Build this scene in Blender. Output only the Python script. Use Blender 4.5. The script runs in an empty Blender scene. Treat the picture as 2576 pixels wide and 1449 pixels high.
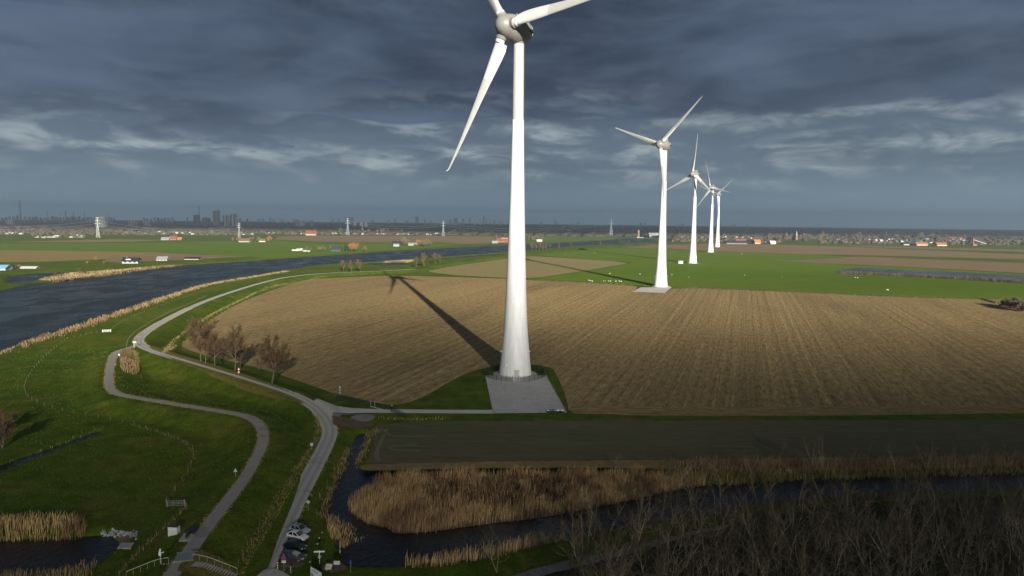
import bpy, math, random
import numpy as np
from mathutils import Vector, Matrix
R = math.radians
S = bpy.context.scene
COL = S.collection
rng = np.random.default_rng(7)
random.seed(11)

# ------------------------------------------------------------------ camera
CW, CHh, F = 2576.0, 1449.0, 1717.0            # the photograph's frame and focal length in pixels
CAMH = 60.0                                     # a drone, 60 m up
PITCH = math.atan((CHh / 2 - 555.5) / F)
ROLL = R(0.6)
cam = bpy.data.objects.new('camera', bpy.data.cameras.new('camera'))
COL.objects.link(cam)
cam.data.sensor_width = 36.0
cam.data.lens = 36.0 * F / CW
cam.data.clip_start = 1.0
cam.data.clip_end = 60000.0
MROT = Matrix.Rotation(math.pi / 2 - PITCH, 4, 'X') @ Matrix.Rotation(ROLL, 4, 'Z')
cam.matrix_world = Matrix.Translation((0, 0, CAMH)) @ MROT
S.camera = cam
M3 = np.array(MROT.to_3x3())

# ------------------------------------------------------------------ sun, sky, exposure
SUN_EL, SUN_AZ = R(15.8), R(165.0)              # azimuth clockwise from +Y: low, behind the camera and to the right
SDIR = np.array([math.sin(SUN_AZ) * math.cos(SUN_EL), math.cos(SUN_AZ) * math.cos(SUN_EL), math.sin(SUN_EL)])
sun = bpy.data.objects.new('sun', bpy.data.lights.new('sun', 'SUN'))
COL.objects.link(sun)
sun.data.energy = 5.0
sun.data.angle = R(0.5)
sun.data.color = (1.0, 0.955, 0.87)
sun.rotation_euler = Vector(SDIR).to_track_quat('Z', 'Y').to_euler()
S.view_settings.view_transform = 'Standard'
S.view_settings.look = 'None'
S.view_settings.exposure = 1.25
S.view_settings.gamma = 1.0
S.view_settings.use_curve_mapping = False
S.cycles.max_bounces = 6
S.cycles.diffuse_bounces = 2
S.cycles.glossy_bounces = 2
S.cycles.transparent_max_bounces = 16
S.cycles.volume_bounces = 0
S.cycles.use_denoising = True
S.render.film_transparent = False


def nd(nt, typ, inputs=None, **props):
    n = nt.nodes.new(typ)
    for k, v in props.items():
        setattr(n, k, v)
    for k, v in (inputs or {}).items():
        if hasattr(v, 'is_output'):
            nt.links.new(v, n.inputs[k])
        else:
            n.inputs[k].default_value = v
    return n


def mth(nt, op, a, b=0.0, c=0.0):
    return nd(nt, 'ShaderNodeMath', {0: a, 1: b, 2: c}, operation=op).outputs[0]


def mrange(nt, v, a, b, c=0.0, d=1.0, smooth=True):
    return nd(nt, 'ShaderNodeMapRange', {0: v, 1: a, 2: b, 3: c, 4: d}, clamp=True,
              interpolation_type='SMOOTHSTEP' if smooth else 'LINEAR').outputs[0]


def mixc(nt, f, a, b, mode='MIX'):
    n = nt.nodes.new('ShaderNodeMix')
    n.data_type = 'RGBA'
    n.blend_type = mode
    for i, v in ((0, f), (6, a), (7, b)):
        if hasattr(v, 'is_output'):
            nt.links.new(v, n.inputs[i])
        else:
            n.inputs[i].default_value = v if i == 0 else (v[0], v[1], v[2], 1)
    return n.outputs[2]


def noise(nt, vec, scale, detail=4.0, rough=0.55, dist=0.0):
    return nd(nt, 'ShaderNodeTexNoise', {'Vector': vec, 'Scale': scale, 'Detail': detail, 'Roughness': rough,
                                         'Distortion': dist}).outputs[0]


W = bpy.data.worlds.new('World')
S.world = W
W.use_nodes = True
nt = W.node_tree
nt.nodes.clear()
tc = nd(nt, 'ShaderNodeTexCoord').outputs['Generated']
sep = nd(nt, 'ShaderNodeSeparateXYZ', {0: tc})
zz = mth(nt, 'MAXIMUM', sep.outputs[2], 0.0)
den = mth(nt, 'ADD', zz, 0.075)
cv = nd(nt, 'ShaderNodeCombineXYZ', {0: mth(nt, 'DIVIDE', sep.outputs[0], den), 1: mth(nt, 'DIVIDE', sep.outputs[1], den),
                                     2: 0.0}).outputs[0]
sky = nd(nt, 'ShaderNodeTexSky', sky_type='NISHITA', sun_disc=False, sun_elevation=SUN_EL, sun_rotation=SUN_AZ,
         air_density=1.0, dust_density=2.0, ozone_density=1.5).outputs[0]
cs = nd(nt, 'ShaderNodeVectorMath', {0: cv, 1: (41.2, 9.9, 0.0)}, operation='ADD').outputs[0]
big = noise(nt, cs, 0.30, 3.0, 0.5, 0.5)
mid = noise(nt, cs, 0.75, 7.0, 0.58, 0.6)
fine = noise(nt, cs, 2.6, 6.0, 0.6, 0.3)
d3 = nd(nt, 'ShaderNodeVectorMath', {0: tc, 1: (2.6, 2.6, 11.0)}, operation='MULTIPLY').outputs[0]
d4 = nd(nt, 'ShaderNodeVectorMath', {0: tc, 1: (11.0, 11.0, 34.0)}, operation='MULTIPLY').outputs[0]
soft = noise(nt, d3, 1.0, 6.0, 0.55, 0.4)
puff = noise(nt, d4, 1.0, 8.0, 0.62, 0.4)
lum = mth(nt, 'ADD', mth(nt, 'MULTIPLY', big, 0.34), mth(nt, 'ADD', mth(nt, 'MULTIPLY', mid, 0.28), mth(nt, 'MULTIPLY', soft, 0.38)))
deck = mixc(nt, mrange(nt, lum, 0.39, 0.61), (0.112, 0.180, 0.325), (0.42, 0.59, 0.92))      # slate cloud bellies
deck = mixc(nt, mrange(nt, puff, 0.42, 0.72, 0.0, 0.22), deck, (0.56, 0.72, 0.95))
# below the ragged lower edge of the dark deck lies a paler broken layer with bright puffs
edge = mth(nt, 'ADD', zz, mth(nt, 'ADD', mth(nt, 'MULTIPLY', mth(nt, 'SUBTRACT', soft, 0.5), 0.16),
                              mth(nt, 'ADD', mth(nt, 'MULTIPLY', mth(nt, 'SUBTRACT', puff, 0.5), 0.07), mth(nt, 'MULTIPLY', mth(nt, 'SUBTRACT', big, 0.5), 0.16))))
pale = mrange(nt, edge, 0.105, 0.145, 1.0, 0.0)
deck = mixc(nt, mth(nt, 'MULTIPLY', pale, 0.65), deck, (0.54, 0.77, 0.99))
# thin layers one above the other, each with a lit top and a grey belly
lay = mth(nt, 'FRACT', mth(nt, 'ADD', mth(nt, 'MULTIPLY', zz, 22.0), mth(nt, 'ADD', mth(nt, 'MULTIPLY', soft, 3.6), mth(nt, 'MULTIPLY', puff, 1.5))))
lit = mth(nt, 'MULTIPLY', mrange(nt, lay, 0.0, 0.70), mrange(nt, lay, 0.70, 1.0, 1.0, 0.0))
lit = mth(nt, 'MULTIPLY', lit, mth(nt, 'MULTIPLY', mrange(nt, puff, 0.40, 0.68), mrange(nt, mid, 0.36, 0.60, 0.25, 1.0)))
lit = mth(nt, 'MULTIPLY', lit, mth(nt, 'MULTIPLY', mrange(nt, edge, 0.12, 0.17, 1.0, 0.0), mrange(nt, zz, 0.025, 0.075)))
deck = mixc(nt, mth(nt, 'MULTIPLY', lit, 0.90), deck, (1.45, 1.68, 1.80))
deck = mixc(nt, mth(nt, 'MULTIPLY', lit, 0.08), deck, sky)
# far below the deck the air is an even grey-blue
low = mrange(nt, zz, 0.0, 0.09, 1.0, 0.0)
deck = mixc(nt, mth(nt, 'MULTIPLY', low, 0.90), deck, (0.80, 1.20, 1.50))
bg = nd(nt, 'ShaderNodeBackground', {0: deck, 1: 0.10})
nt.links.new(bg.outputs[0], nd(nt, 'ShaderNodeOutputWorld').inputs[0])


# ------------------------------------------------------------------ pixel -> place on the ground
def ray(px, py):
    return M3 @ np.array([(px - CW / 2) / F, -(py - CHh / 2) / F, -1.0])


def at(px, py, z=0.0):
    d = ray(px, py)
    t = (z - CAMH) / d[2]
    return np.array([d[0] * t, d[1] * t, z])


def mpp(p):                                     # metres that one photograph pixel covers at a point
    return (M3.T @ (np.asarray(p, float) - np.array([0, 0, CAMH])))[2] / -F


def chaikin(P, n=2, closed=True):
    P = np.asarray(P, float)
    for _ in range(n):
        if closed:
            Q = np.roll(P, -1, 0)
            P = np.stack([.75 * P + .25 * Q, .25 * P + .75 * Q], 1).reshape(-1, P.shape[1])
        else:
            A, B = P[:-1], P[1:]
            M = np.stack([.75 * A + .25 * B, .25 * A + .75 * B], 1).reshape(-1, P.shape[1])
            P = np.vstack([P[:1], M, P[-1:]])
    return P


def resample(P, step):
    P = np.asarray(P, float)
    d = np.r_[0, np.cumsum(np.linalg.norm(np.diff(P, axis=0), axis=1))]
    n = max(2, int(d[-1] / step) + 1)
    t = np.linspace(0, d[-1], n)
    return np.stack([np.interp(t, d, P[:, k]) for k in range(P.shape[1])], 1)


def poly_sd(x, y, P):                           # signed distance to a closed polygon, negative inside
    P = np.asarray(P)[:, :2]
    Q = np.roll(P, 1, 0)
    E = Q - P
    ee = E[:, 0] ** 2 + E[:, 1] ** 2 + 1e-12
    ey = np.where(np.abs(E[:, 1]) > 1e-12, E[:, 1], 1e-12)
    d2 = np.empty(x.shape)
    ins = np.empty(x.shape, bool)
    step = max(1, 400000 // len(P))
    for k in range(0, len(x), step):
        wx, wy = x[k:k + step, None] - P[None, :, 0], y[k:k + step, None] - P[None, :, 1]
        t = np.clip((wx * E[:, 0] + wy * E[:, 1]) / ee, 0, 1)
        d2[k:k + step] = ((wx - E[:, 0] * t) ** 2 + (wy - E[:, 1] * t) ** 2).min(1)
        c = (wy < 0) != (wy - E[:, 1] < 0)
        ins[k:k + step] = (c & (wx < wy * E[:, 0] / ey)).sum(1) % 2 == 1
    d = np.sqrt(d2)
    return np.where(ins, -d, d)


# road, cycle path and dyke as (photo x, photo y, height) along their centre lines
ROAD = [(1045, 677, 2.0), (980, 681, 2.2), (900, 684, 2.6), (800, 688, 3.0), (720, 697, 3.4), (658, 711, 3.8), (567, 739, 4), (500, 764, 4.2),
        (433, 796, 4.4), (383, 824, 4.5), (355, 844, 4.5), (346, 858, 4.5), (357, 871, 4.4), (393, 886, 4.1), (467, 908, 3.6),
        (567, 938, 3.0), (667, 969, 2.4), (750, 998, 1.8), (793, 1024, 1.4), (823, 1058, 1.1), (833, 1088, 0.9),
        (817, 1126, 0.8), (787, 1183, 0.7), (747, 1257, 0.6), (717, 1321, 0.6), (680, 1388, 0.6), (662, 1425, 0.6),
        (648, 1452, 0.6), (590, 1560, 0.6)]
CYCLE = [(346, 869, 4.4), (330, 874, 4.4), (310, 879, 4.3), (291, 887, 4.1), (282, 900, 3.8), (277, 924, 3.4), (273, 958, 3.0),
         (276, 978, 2.8), (292, 991, 2.7), (333, 999, 2.6), (417, 1013, 2.6), (500, 1026, 2.6), (583, 1039, 2.7),
         (627, 1048, 2.8), (653, 1066, 2.9), (663, 1092, 3.0), (661, 1118, 3.0), (650, 1141, 3.1), (625, 1190, 3.2),
         (586, 1243, 3.4), (534, 1308, 3.6), (500, 1354, 3.7), (469, 1399, 3.8), (430, 1449, 3.8), (380, 1515, 3.8)]
DYKE = [(1045, 677, 2.0), (1110, 664, 2.4), (1200, 652, 2.6), (1290, 641, 2.6), (1380, 632, 2.6), (1470, 624, 2.6), (1560, 617, 2.6), (1660, 612, 2.4)]


def line3(L, step=4.0):
    P = np.array([np.r_[at(a, b, c)] for a, b, c in L])
    return resample(chaikin(P, 3, False), step)


ROADL, CYCL, DYKEL = line3(ROAD), line3(CYCLE), line3(DYKE, 12)

RIVER = [(-700, 1190), (-200, 985), (0, 892), (57, 864), (167, 826), (277, 790), (367, 761), (500, 718), (540, 710), (600, 700),
         (780, 669), (860, 663), (958, 658), (1052, 651), (1175, 642), (1278, 633), (1372, 626), (1438, 619), (1555, 613),
         (1652, 609), (1715, 608), (1712, 604), (1685, 602), (1658, 596), (1605, 594), (1548, 596.5), (1560, 602), (1488, 607), (1372, 613),
         (1278, 616), (1005, 630), (859, 641), (767, 647), (667, 654), (567, 661), (496, 665), (400, 674), (320, 684), (253, 696),
         (207, 700), (150, 708), (85, 712), (40, 723), (0, 731), (-250, 780), (-700, 870)]
LAGOON = [(14, 695), (60, 690), (165, 684), (185, 687), (120, 697), (88, 704), (84, 712), (30, 716), (20, 706)]
INLET = [(900, 664), (960, 661), (1000, 659.5), (1030, 660), (1020, 667), (985, 669), (930, 667)]
INLET2 = [(1090, 652), (1150, 647), (1200, 642), (1272, 637.5), (1250, 641.5), (1160, 648.5), (1105, 654)]
CHANNEL = [(899, 1090), (926, 1092), (918, 1122), (893, 1177), (930, 1186), (1123, 1179), (1274, 1178), (1450, 1178), (1640, 1176),
           (1700, 1200), (1780, 1222), (1982, 1206), (2285, 1197), (2576, 1187), (2850, 1178), (2850, 1222), (2576, 1230),
           (2285, 1243), (2032, 1258), (1830, 1288), (1628, 1322), (1477, 1350), (1325, 1378), (1150, 1418), (940, 1430), (850, 1421),
           (859, 1367), (862, 1350), (838, 1325), (836, 1307), (822, 1293), (830, 1257), (848, 1205), (866, 1177), (879, 1134)]
POND = [(-120, 1362), (0, 1357), (110, 1354), (213, 1350), (258, 1346), (290, 1352), (308, 1363), (289, 1386), (247, 1417), (208, 1440),
        (120, 1462), (-120, 1470)]
DITCH = [(263, 1085), (248, 1085), (208, 1099), (156, 1120), (91, 1141), (39, 1157), (0, 1172), (-60, 1196), (-60, 1215), (0, 1188),
         (52, 1166), (109, 1145), (161, 1124), (234, 1098)]
LAKE = [(2098, 680), (2165, 673.5), (2187, 674.5), (2318, 680), (2450, 687), (2576, 693), (2900, 707), (2900, 727), (2576, 711), (2406, 700),
        (2231, 691.5), (2117, 687)]


def wpoly(L, z, n=2):
    return chaikin(np.array([at(a, b, z) for a, b in L]), n)


WATERS = [('river', wpoly(RIVER, -1.2), -1.2, 0.45), ('lagoon', wpoly(LAGOON, -1.2), -1.2, 0.4), ('inlet', wpoly(INLET, -1.0), -1.0, 0.4),
          ('inlet', wpoly(INLET2, -1.0), -1.0, 0.4), ('channel', wpoly(CHANNEL, -0.8, 1), -0.8, 0.6), ('pond', wpoly(POND, -0.8), -0.8, 0.5),
          ('ditch', wpoly(DITCH, -0.35, 1), -0.35, 0.6), ('lake', wpoly(LAKE, 0.17), 0.17, 0.6)]


def line_h(x, y, L, cw, slope, zoff):
    """height of an embankment whose crest follows the line L"""
    best = np.zeros(x.shape)
    x0, x1, y0, y1 = L[:, 0].min() - 40, L[:, 0].max() + 40, L[:, 1].min() - 40, L[:, 1].max() + 40
    m = (x > x0) & (x < x1) & (y > y0) & (y < y1)
    if not m.any():
        return best
    xs, ys = x[m], y[m]
    d2 = np.full(xs.shape, 1e18)
    zb = np.zeros(xs.shape)
    E = L[1:] - L[:-1]
    ee = E[:, 0] ** 2 + E[:, 1] ** 2 + 1e-12
    step = max(1, 400000 // len(L))
    for k in range(0, len(xs), step):
        wx, wy = xs[k:k + step, None] - L[None, :-1, 0], ys[k:k + step, None] - L[None, :-1, 1]
        t = np.clip((wx * E[:, 0] + wy * E[:, 1]) / ee, 0, 1)
        q = (wx - E[:, 0] * t) ** 2 + (wy - E[:, 1] * t) ** 2
        i = q.argmin(1)
        r = np.arange(len(i))
        d2[k:k + step] = q[r, i]
        zb[k:k + step] = L[i, 2] + E[i, 2] * t[r, i]
    d = np.sqrt(d2)
    e = np.maximum(d - cw, 0)
    best[m] = np.maximum(zb + zoff - slope * e * e / (e + 1.2), 0)
    return best


def gh(x, y):
    x = np.atleast_1d(np.asarray(x, float))
    y = np.atleast_1d(np.asarray(y, float))
    h = np.maximum(line_h(x, y, ROADL, 3.4, 0.36, -0.04), line_h(x, y, CYCL, 2.9, 0.34, -0.04))
    h = np.maximum(h, line_h(x, y, DYKEL, 5.0, 0.28, 0.0))
    for nm, P, wl, sl in WATERS:
        x0, y0 = P[:, :2].min(0) - 25
        x1, y1 = P[:, :2].max(0) + 25
        m = (x > x0) & (x < x1) & (y > y0) & (y < y1)
        if m.any():
            sd = poly_sd(x[m], y[m], P)
            h[m] = np.minimum(h[m], np.maximum(wl + sl * sd, -3.0))
    return h


def gz(x, y):
    return float(gh(x, y)[0])


def on(px, py):                                 # the ground point seen at a photograph pixel
    z = 0.0
    for _ in range(14):
        p = at(px, py, z)
        z = 0.5 * z + 0.5 * gz(p[0], p[1])
    p = at(px, py, z)
    return np.array([p[0], p[1], gz(p[0], p[1])])


# ------------------------------------------------------------------ mesh helpers
class MB:
    def __init__(s):
        s.v, s.f = [], []

    def add(s, v, f):
        o = len(s.v)
        s.v += [tuple(map(float, p)) for p in v]
        s.f += [tuple(i + o for i in q) for q in f]
        return s

    def box(s, c, d, rz=0.0, top=1.0):
        a, b, h = d[0] / 2, d[1] / 2, d[2]
        cs, sn = math.cos(rz), math.sin(rz)
        vs = []
        for z, k in ((0, 1.0), (h, top)):
            for x, y in ((-a, -b), (a, -b), (a, b), (-a, b)):
                x, y = x * k, y * k
                vs.append((c[0] + x * cs - y * sn, c[1] + x * sn + y * cs, c[2] + z))
        return s.add(vs, [(3, 2, 1, 0), (4, 5, 6, 7), (0, 1, 5, 4), (1, 2, 6, 5), (2, 3, 7, 6), (3, 0, 4, 7)])

    def tube(s, p0, p1, r0, r1=None, n=8, cap=True):
        r1 = r0 if r1 is None else r1
        p0, p1 = np.asarray(p0, float), np.asarray(p1, float)
        d = p1 - p0
        d = d / (np.linalg.norm(d) + 1e-9)
        u = np.cross(d, (0, 0, 1) if abs(d[2]) < .9 else (1, 0, 0))
        u /= np.linalg.norm(u)
        w = np.cross(d, u)
        vs = []
        for p, r in ((p0, r0), (p1, r1)):
            for k in range(n):
                a = 2 * math.pi * k / n
                vs.append(p + (u * math.cos(a) + w * math.sin(a)) * r)
        f = [(k, (k + 1) % n, n + (k + 1) % n, n + k) for k in range(n)]
        if cap:
            f += [tuple(range(n - 1, -1, -1)), tuple(range(n, 2 * n))]
        return s.add(vs, f)

    def lathe(s, prof, n=32, M=None, cap=True):
        vs = []
        for r, z in prof:
            for k in range(n):
                a = 2 * math.pi * k / n
                vs.append((r * math.cos(a), r * math.sin(a), z))
        f = []
        for i in range(len(prof) - 1):
            for k in range(n):
                f.append((i * n + k, i * n + (k + 1) % n, (i + 1) * n + (k + 1) % n, (i + 1) * n + k))
        if cap:
            f.append(tuple(range(n - 1, -1, -1)))
            f.append(tuple((len(prof) - 1) * n + k for k in range(n)))
        if M is not None:
            vs = [tuple(M @ Vector(q)) for q in vs]
        return s.add(vs, f)

    def prism(s, pts, y0, y1, M=None):                     # outline in x,z thickened along y
        n = len(pts)
        vs = [(x, y0, z) for x, z in pts] + [(x, y1, z) for x, z in pts]
        if M is not None:
            vs = [tuple(M @ Vector(q)) for q in vs]
        f = [tuple(range(n)), tuple(range(2 * n - 1, n - 1, -1))]
        f += [((k + 1) % n, k, n + k, n + (k + 1) % n) for k in range(n)]
        return s.add(vs, f)

    def mesh(s, name, m, smooth=False):
        me = bpy.data.meshes.new(name)
        me.from_pydata(s.v, [], s.f)
        if m is not None:
            me.materials.append(m)
        if smooth:
            me.polygons.foreach_set('use_smooth', [True] * len(me.polygons))
            me.set_sharp_from_angle(angle=R(40))
        me.update()
        return me

    def build(s, name, m, parent=None, smooth=False):
        return obj(name, s.mesh(name, m, smooth), parent)


def obj(name, me, parent=None, loc=None, rz=None, sc=None):
    o = bpy.data.objects.new(name, me)
    COL.objects.link(o)
    if parent is not None:
        o.parent = parent
    if loc is not None:
        o.location = tuple(map(float, loc))
    if rz is not None:
        o.rotation_euler = (0, 0, rz)
    if sc is not None:
        o.scale = sc if hasattr(sc, '__len__') else (sc, sc, sc)
    return o


def tag(o, label=None, cat=None, group=None, kind=None):
    for k, v in (('label', label), ('category', cat), ('group', group), ('kind', kind)):
        if v:
            o[k] = v
    return o


def thing(name, label, cat, loc=(0, 0, 0), rz=0.0, group=None, sc=None):
    return tag(obj(name, None, None, loc, rz, sc), label, cat, group)


def dup(root, loc, rz=0.0, sc=1.0, label=None, group=None):
    c = root.copy()
    COL.objects.link(c)
    c.location = tuple(map(float, loc))
    c.rotation_euler = (0, 0, rz)
    c.scale = sc if hasattr(sc, '__len__') else (sc, sc, sc)
    tag(c, label, None, group)
    for ch in CHILD.get(root.name) or list(root.children):
        k = ch.copy()
        COL.objects.link(k)
        k.parent = c
        for g in list(ch.children):
            q = g.copy()
            COL.objects.link(q)
            q.parent = k
    return c


CHILD = {}


def freeze(root):
    CHILD[root.name] = list(root.children)
    return root


def fast_mesh(name, V, FQ, m, k=4, smooth=False):
    me = bpy.data.meshes.new(name)
    V = np.asarray(V, np.float32)
    FQ = np.asarray(FQ, np.int32)
    me.vertices.add(len(V))
    me.vertices.foreach_set('co', V.ravel())
    me.loops.add(FQ.size)
    me.loops.foreach_set('vertex_index', FQ.ravel())
    me.polygons.add(len(FQ))
    me.polygons.foreach_set('loop_start', np.arange(0, FQ.size, k, dtype=np.int32))
    me.polygons.foreach_set('loop_total', np.full(len(FQ), k, np.int32))
    if smooth:
        me.polygons.foreach_set('use_smooth', np.ones(len(FQ), bool))
    if m is not None:
        me.materials.append(m)
    me.update(calc_edges=True)
    return me


# ------------------------------------------------------------------ materials
def new_mat(name):
    m = bpy.data.materials.new(name)
    m.use_nodes = True
    t = m.node_tree
    t.nodes.clear()
    b = nd(t, 'ShaderNodeBsdfPrincipled')
    nt_out = nd(t, 'ShaderNodeOutputMaterial')
    t.links.new(b.outputs[0], nt_out.inputs[0])
    return m, t, b


def simple(name, col, rough=0.6, metal=0.0, var=0.10, scale=1.5, spec=0.4, coat=0.0):
    m, t, b = new_mat(name)
    p = nd(t, 'ShaderNodeTexCoord').outputs['Object']
    n = noise(t, p, scale, 5.0, 0.6)
    f = mrange(t, n, 0.3, 0.7, 1 - var, 1 + var)
    c = mixc(t, 1.0, (col[0], col[1], col[2]), (1, 1, 1), 'MULTIPLY')
    cc = nd(t, 'ShaderNodeVectorMath', {0: c, 3: f}, operation='SCALE').outputs[0]
    t.links.new(cc, b.inputs['Base Color'])
    b.inputs['Roughness'].default_value = rough
    b.inputs['Metallic'].default_value = metal
    b.inputs['Specular IOR Level'].default_value = spec
    b.inputs['Coat Weight'].default_value = coat
    return m


def land(name, c1, c2, c3=None, s1=0.02, s2=0.12, s3=0.9, w3=0.5, fine=0.35, rough=0.95, bump=0.0, bscale=2.0, stretch=None,
         ang=0.0, rows=None, s4=None):
    """ground cover: two tones at field scale, a third in patches, fine mottling; rows = (period, dark amount)"""
    m, t, b = new_mat(name)
    p = nd(t, 'ShaderNodeNewGeometry').outputs['Position']
    pr = nd(t, 'ShaderNodeVectorRotate', {'Vector': p, 'Angle': ang}, rotation_type='Z_AXIS').outputs[0]
    if stretch:
        ps = nd(t, 'ShaderNodeVectorMath', {0: pr, 1: (1.0, stretch, 1.0)}, operation='MULTIPLY').outputs[0]
    else:
        ps = pr
    col = mixc(t, mrange(t, noise(t, ps, s1, 3.0, 0.5, 0.2), 0.35, 0.65), c1, c2)
    if c3 is not None:
        col = mixc(t, mth(t, 'MULTIPLY', mrange(t, noise(t, ps, s2, 5.0, 0.6, 0.3), 0.48, 0.72), w3), col, c3)
    hgt = noise(t, ps, s3, 6.0, 0.68)
    f = mrange(t, hgt, 0.28, 0.72, 1 - fine, 1 + fine, False)
    if s4:
        f = mth(t, 'MULTIPLY', f, mrange(t, noise(t, ps, s4, 3.0, 0.6), 0.3, 0.7, 1 - fine * .6, 1 + fine * .6, False))
    if rows:
        strength = mrange(t, noise(t, pr, 0.011, 3.0, 0.6), 0.3, 0.7, 0.35, 1.0)
        for per, amt in rows:                   # uneven drill and plough bouts: streaks drawn out along the rows
            pv_ = nd(t, 'ShaderNodeVectorMath', {0: pr, 1: (2.0 / per, 0.012 / per, 0.0)}, operation='MULTIPLY').outputs[0]
            sn = mrange(t, noise(t, pv_, 1.0, 2.0, 0.5), 0.30, 0.70, -1.0, 1.0, False)
            f = mth(t, 'MULTIPLY', f, mth(t, 'ADD', 1.0, mth(t, 'MULTIPLY', mth(t, 'MULTIPLY', sn, strength), amt)))
            hgt = mth(t, 'ADD', hgt, mth(t, 'MULTIPLY', sn, 0.2))
            if 4 < per < 5:                     # the regular bout width of the plough, wandering a little
                u_ = nd(t, 'ShaderNodeSeparateXYZ', {0: pr}).outputs[0]
                wv = mth(t, 'SINE', mth(t, 'MULTIPLY', mth(t, 'ADD', u_, mth(t, 'MULTIPLY', noise(t, pv_, 0.3, 2.0), per * 1.2)), 2 * math.pi / (per * 1.1)))
                f = mth(t, 'MULTIPLY', f, mth(t, 'ADD', 1.0, mth(t, 'MULTIPLY', mth(t, 'MULTIPLY', wv, strength), 0.085)))
    cc = nd(t, 'ShaderNodeVectorMath', {0: col, 3: f}, operation='SCALE').outputs[0]
    t.links.new(cc, b.inputs['Base Color'])
    b.inputs['Roughness'].default_value = rough
    b.inputs['Specular IOR Level'].default_value = 0.05
    if bump:
        bn = nd(t, 'ShaderNodeBump', {'Strength': bump, 'Distance': 0.25, 'Height': hgt}).outputs[0]
        t.links.new(bn, b.inputs['Normal'])
    return m


ROWANG = R(18.8)
G = {}
G['grass'] = land('grass_ground', (0.058, 0.098, 0.007), (0.088, 0.116, 0.010), (0.150, 0.128, 0.026), 0.020, 0.07, 1.6, 0.70, 0.50, bump=0.6, s4=0.22)
G['soil'] = land('ploughed_soil', (0.252, 0.178, 0.080), (0.312, 0.222, 0.098), (0.200, 0.140, 0.068), 0.007, 0.025, 0.7, 0.75, 0.50, bump=0.6,
                 stretch=0.22, ang=ROWANG, rows=((4.6, 0.17), (14.0, 0.08), (1.6, 0.10)), s4=2.6)
G['headland'] = land('headland_soil', (0.245, 0.172, 0.078), (0.300, 0.212, 0.094), (0.200, 0.140, 0.068), 0.007, 0.03, 0.7, 0.75, 0.48, bump=0.6,
                     stretch=0.22, ang=R(91), rows=((4.6, 0.12), (1.5, 0.08)), s4=2.6)
G['track'] = land('pressed_soil', (0.19, 0.18, 0.11), (0.17, 0.16, 0.10), None, 0.3, 0.3, 2.0, 0.5, 0.3)
G['pale'] = land('stubble_field', (0.260, 0.205, 0.090), (0.235, 0.200, 0.080), (0.27, 0.20, 0.10), 0.006, 0.02, 0.4, 0.5, 0.22, stretch=0.25, ang=R(-62))
G['wheat'] = land('winter_wheat', (0.095, 0.158, 0.010), (0.112, 0.168, 0.013), (0.135, 0.165, 0.018), 0.004, 0.012, 0.12, 0.6, 0.16, stretch=0.3, ang=R(70))
G['brown'] = land('tilled_field', (0.205, 0.140, 0.075), (0.225, 0.155, 0.080), (0.20, 0.155, 0.07), 0.003, 0.010, 0.06, 0.6, 0.16, stretch=0.3, ang=R(75))
G['tan'] = land('dry_field', (0.240, 0.180, 0.066), (0.220, 0.165, 0.062), (0.18, 0.14, 0.06), 0.004, 0.012, 0.1, 0.5, 0.18)
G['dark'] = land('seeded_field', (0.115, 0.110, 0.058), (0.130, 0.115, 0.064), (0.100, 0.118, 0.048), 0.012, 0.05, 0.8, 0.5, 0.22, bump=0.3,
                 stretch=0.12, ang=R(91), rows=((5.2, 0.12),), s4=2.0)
G['meadow'] = land('meadow', (0.095, 0.135, 0.024), (0.120, 0.145, 0.034), (0.15, 0.14, 0.05), 0.006, 0.02, 0.2, 0.5, 0.2)
G['strip'] = land('dry_grass', (0.30, 0.21, 0.095), (0.25, 0.175, 0.08), (0.17, 0.14, 0.05), 0.05, 0.2, 1.5, 0.5, 0.4, bump=0.5)
G['slope'] = land('rough_grass', (0.190, 0.160, 0.036), (0.150, 0.135, 0.028), (0.10, 0.110, 0.016), 0.05, 0.15, 1.1, 0.6, 0.45, bump=0.6)
G['mud'] = land('mud', (0.130, 0.095, 0.060), (0.17, 0.125, 0.08), (0.09, 0.08, 0.035), 0.1, 0.3, 1.6, 0.5, 0.35, bump=0.4)
G['wood'] = land('wood_floor', (0.040, 0.042, 0.018), (0.050, 0.044, 0.024), (0.032, 0.044, 0.014), 0.05, 0.2, 1.4, 0.5, 0.4, bump=0.5)
G['far'] = land('far_land', (0.050, 0.060, 0.040), (0.075, 0.075, 0.050), (0.05, 0.07, 0.03), 0.0012, 0.004, 0.02, 0.5, 0.25)
G['gravel'] = land('gravel', (0.27, 0.245, 0.21), (0.22, 0.20, 0.17), (0.16, 0.14, 0.115), 0.2, 0.35, 3.0, 0.6, 0.25, bump=0.3)


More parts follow.
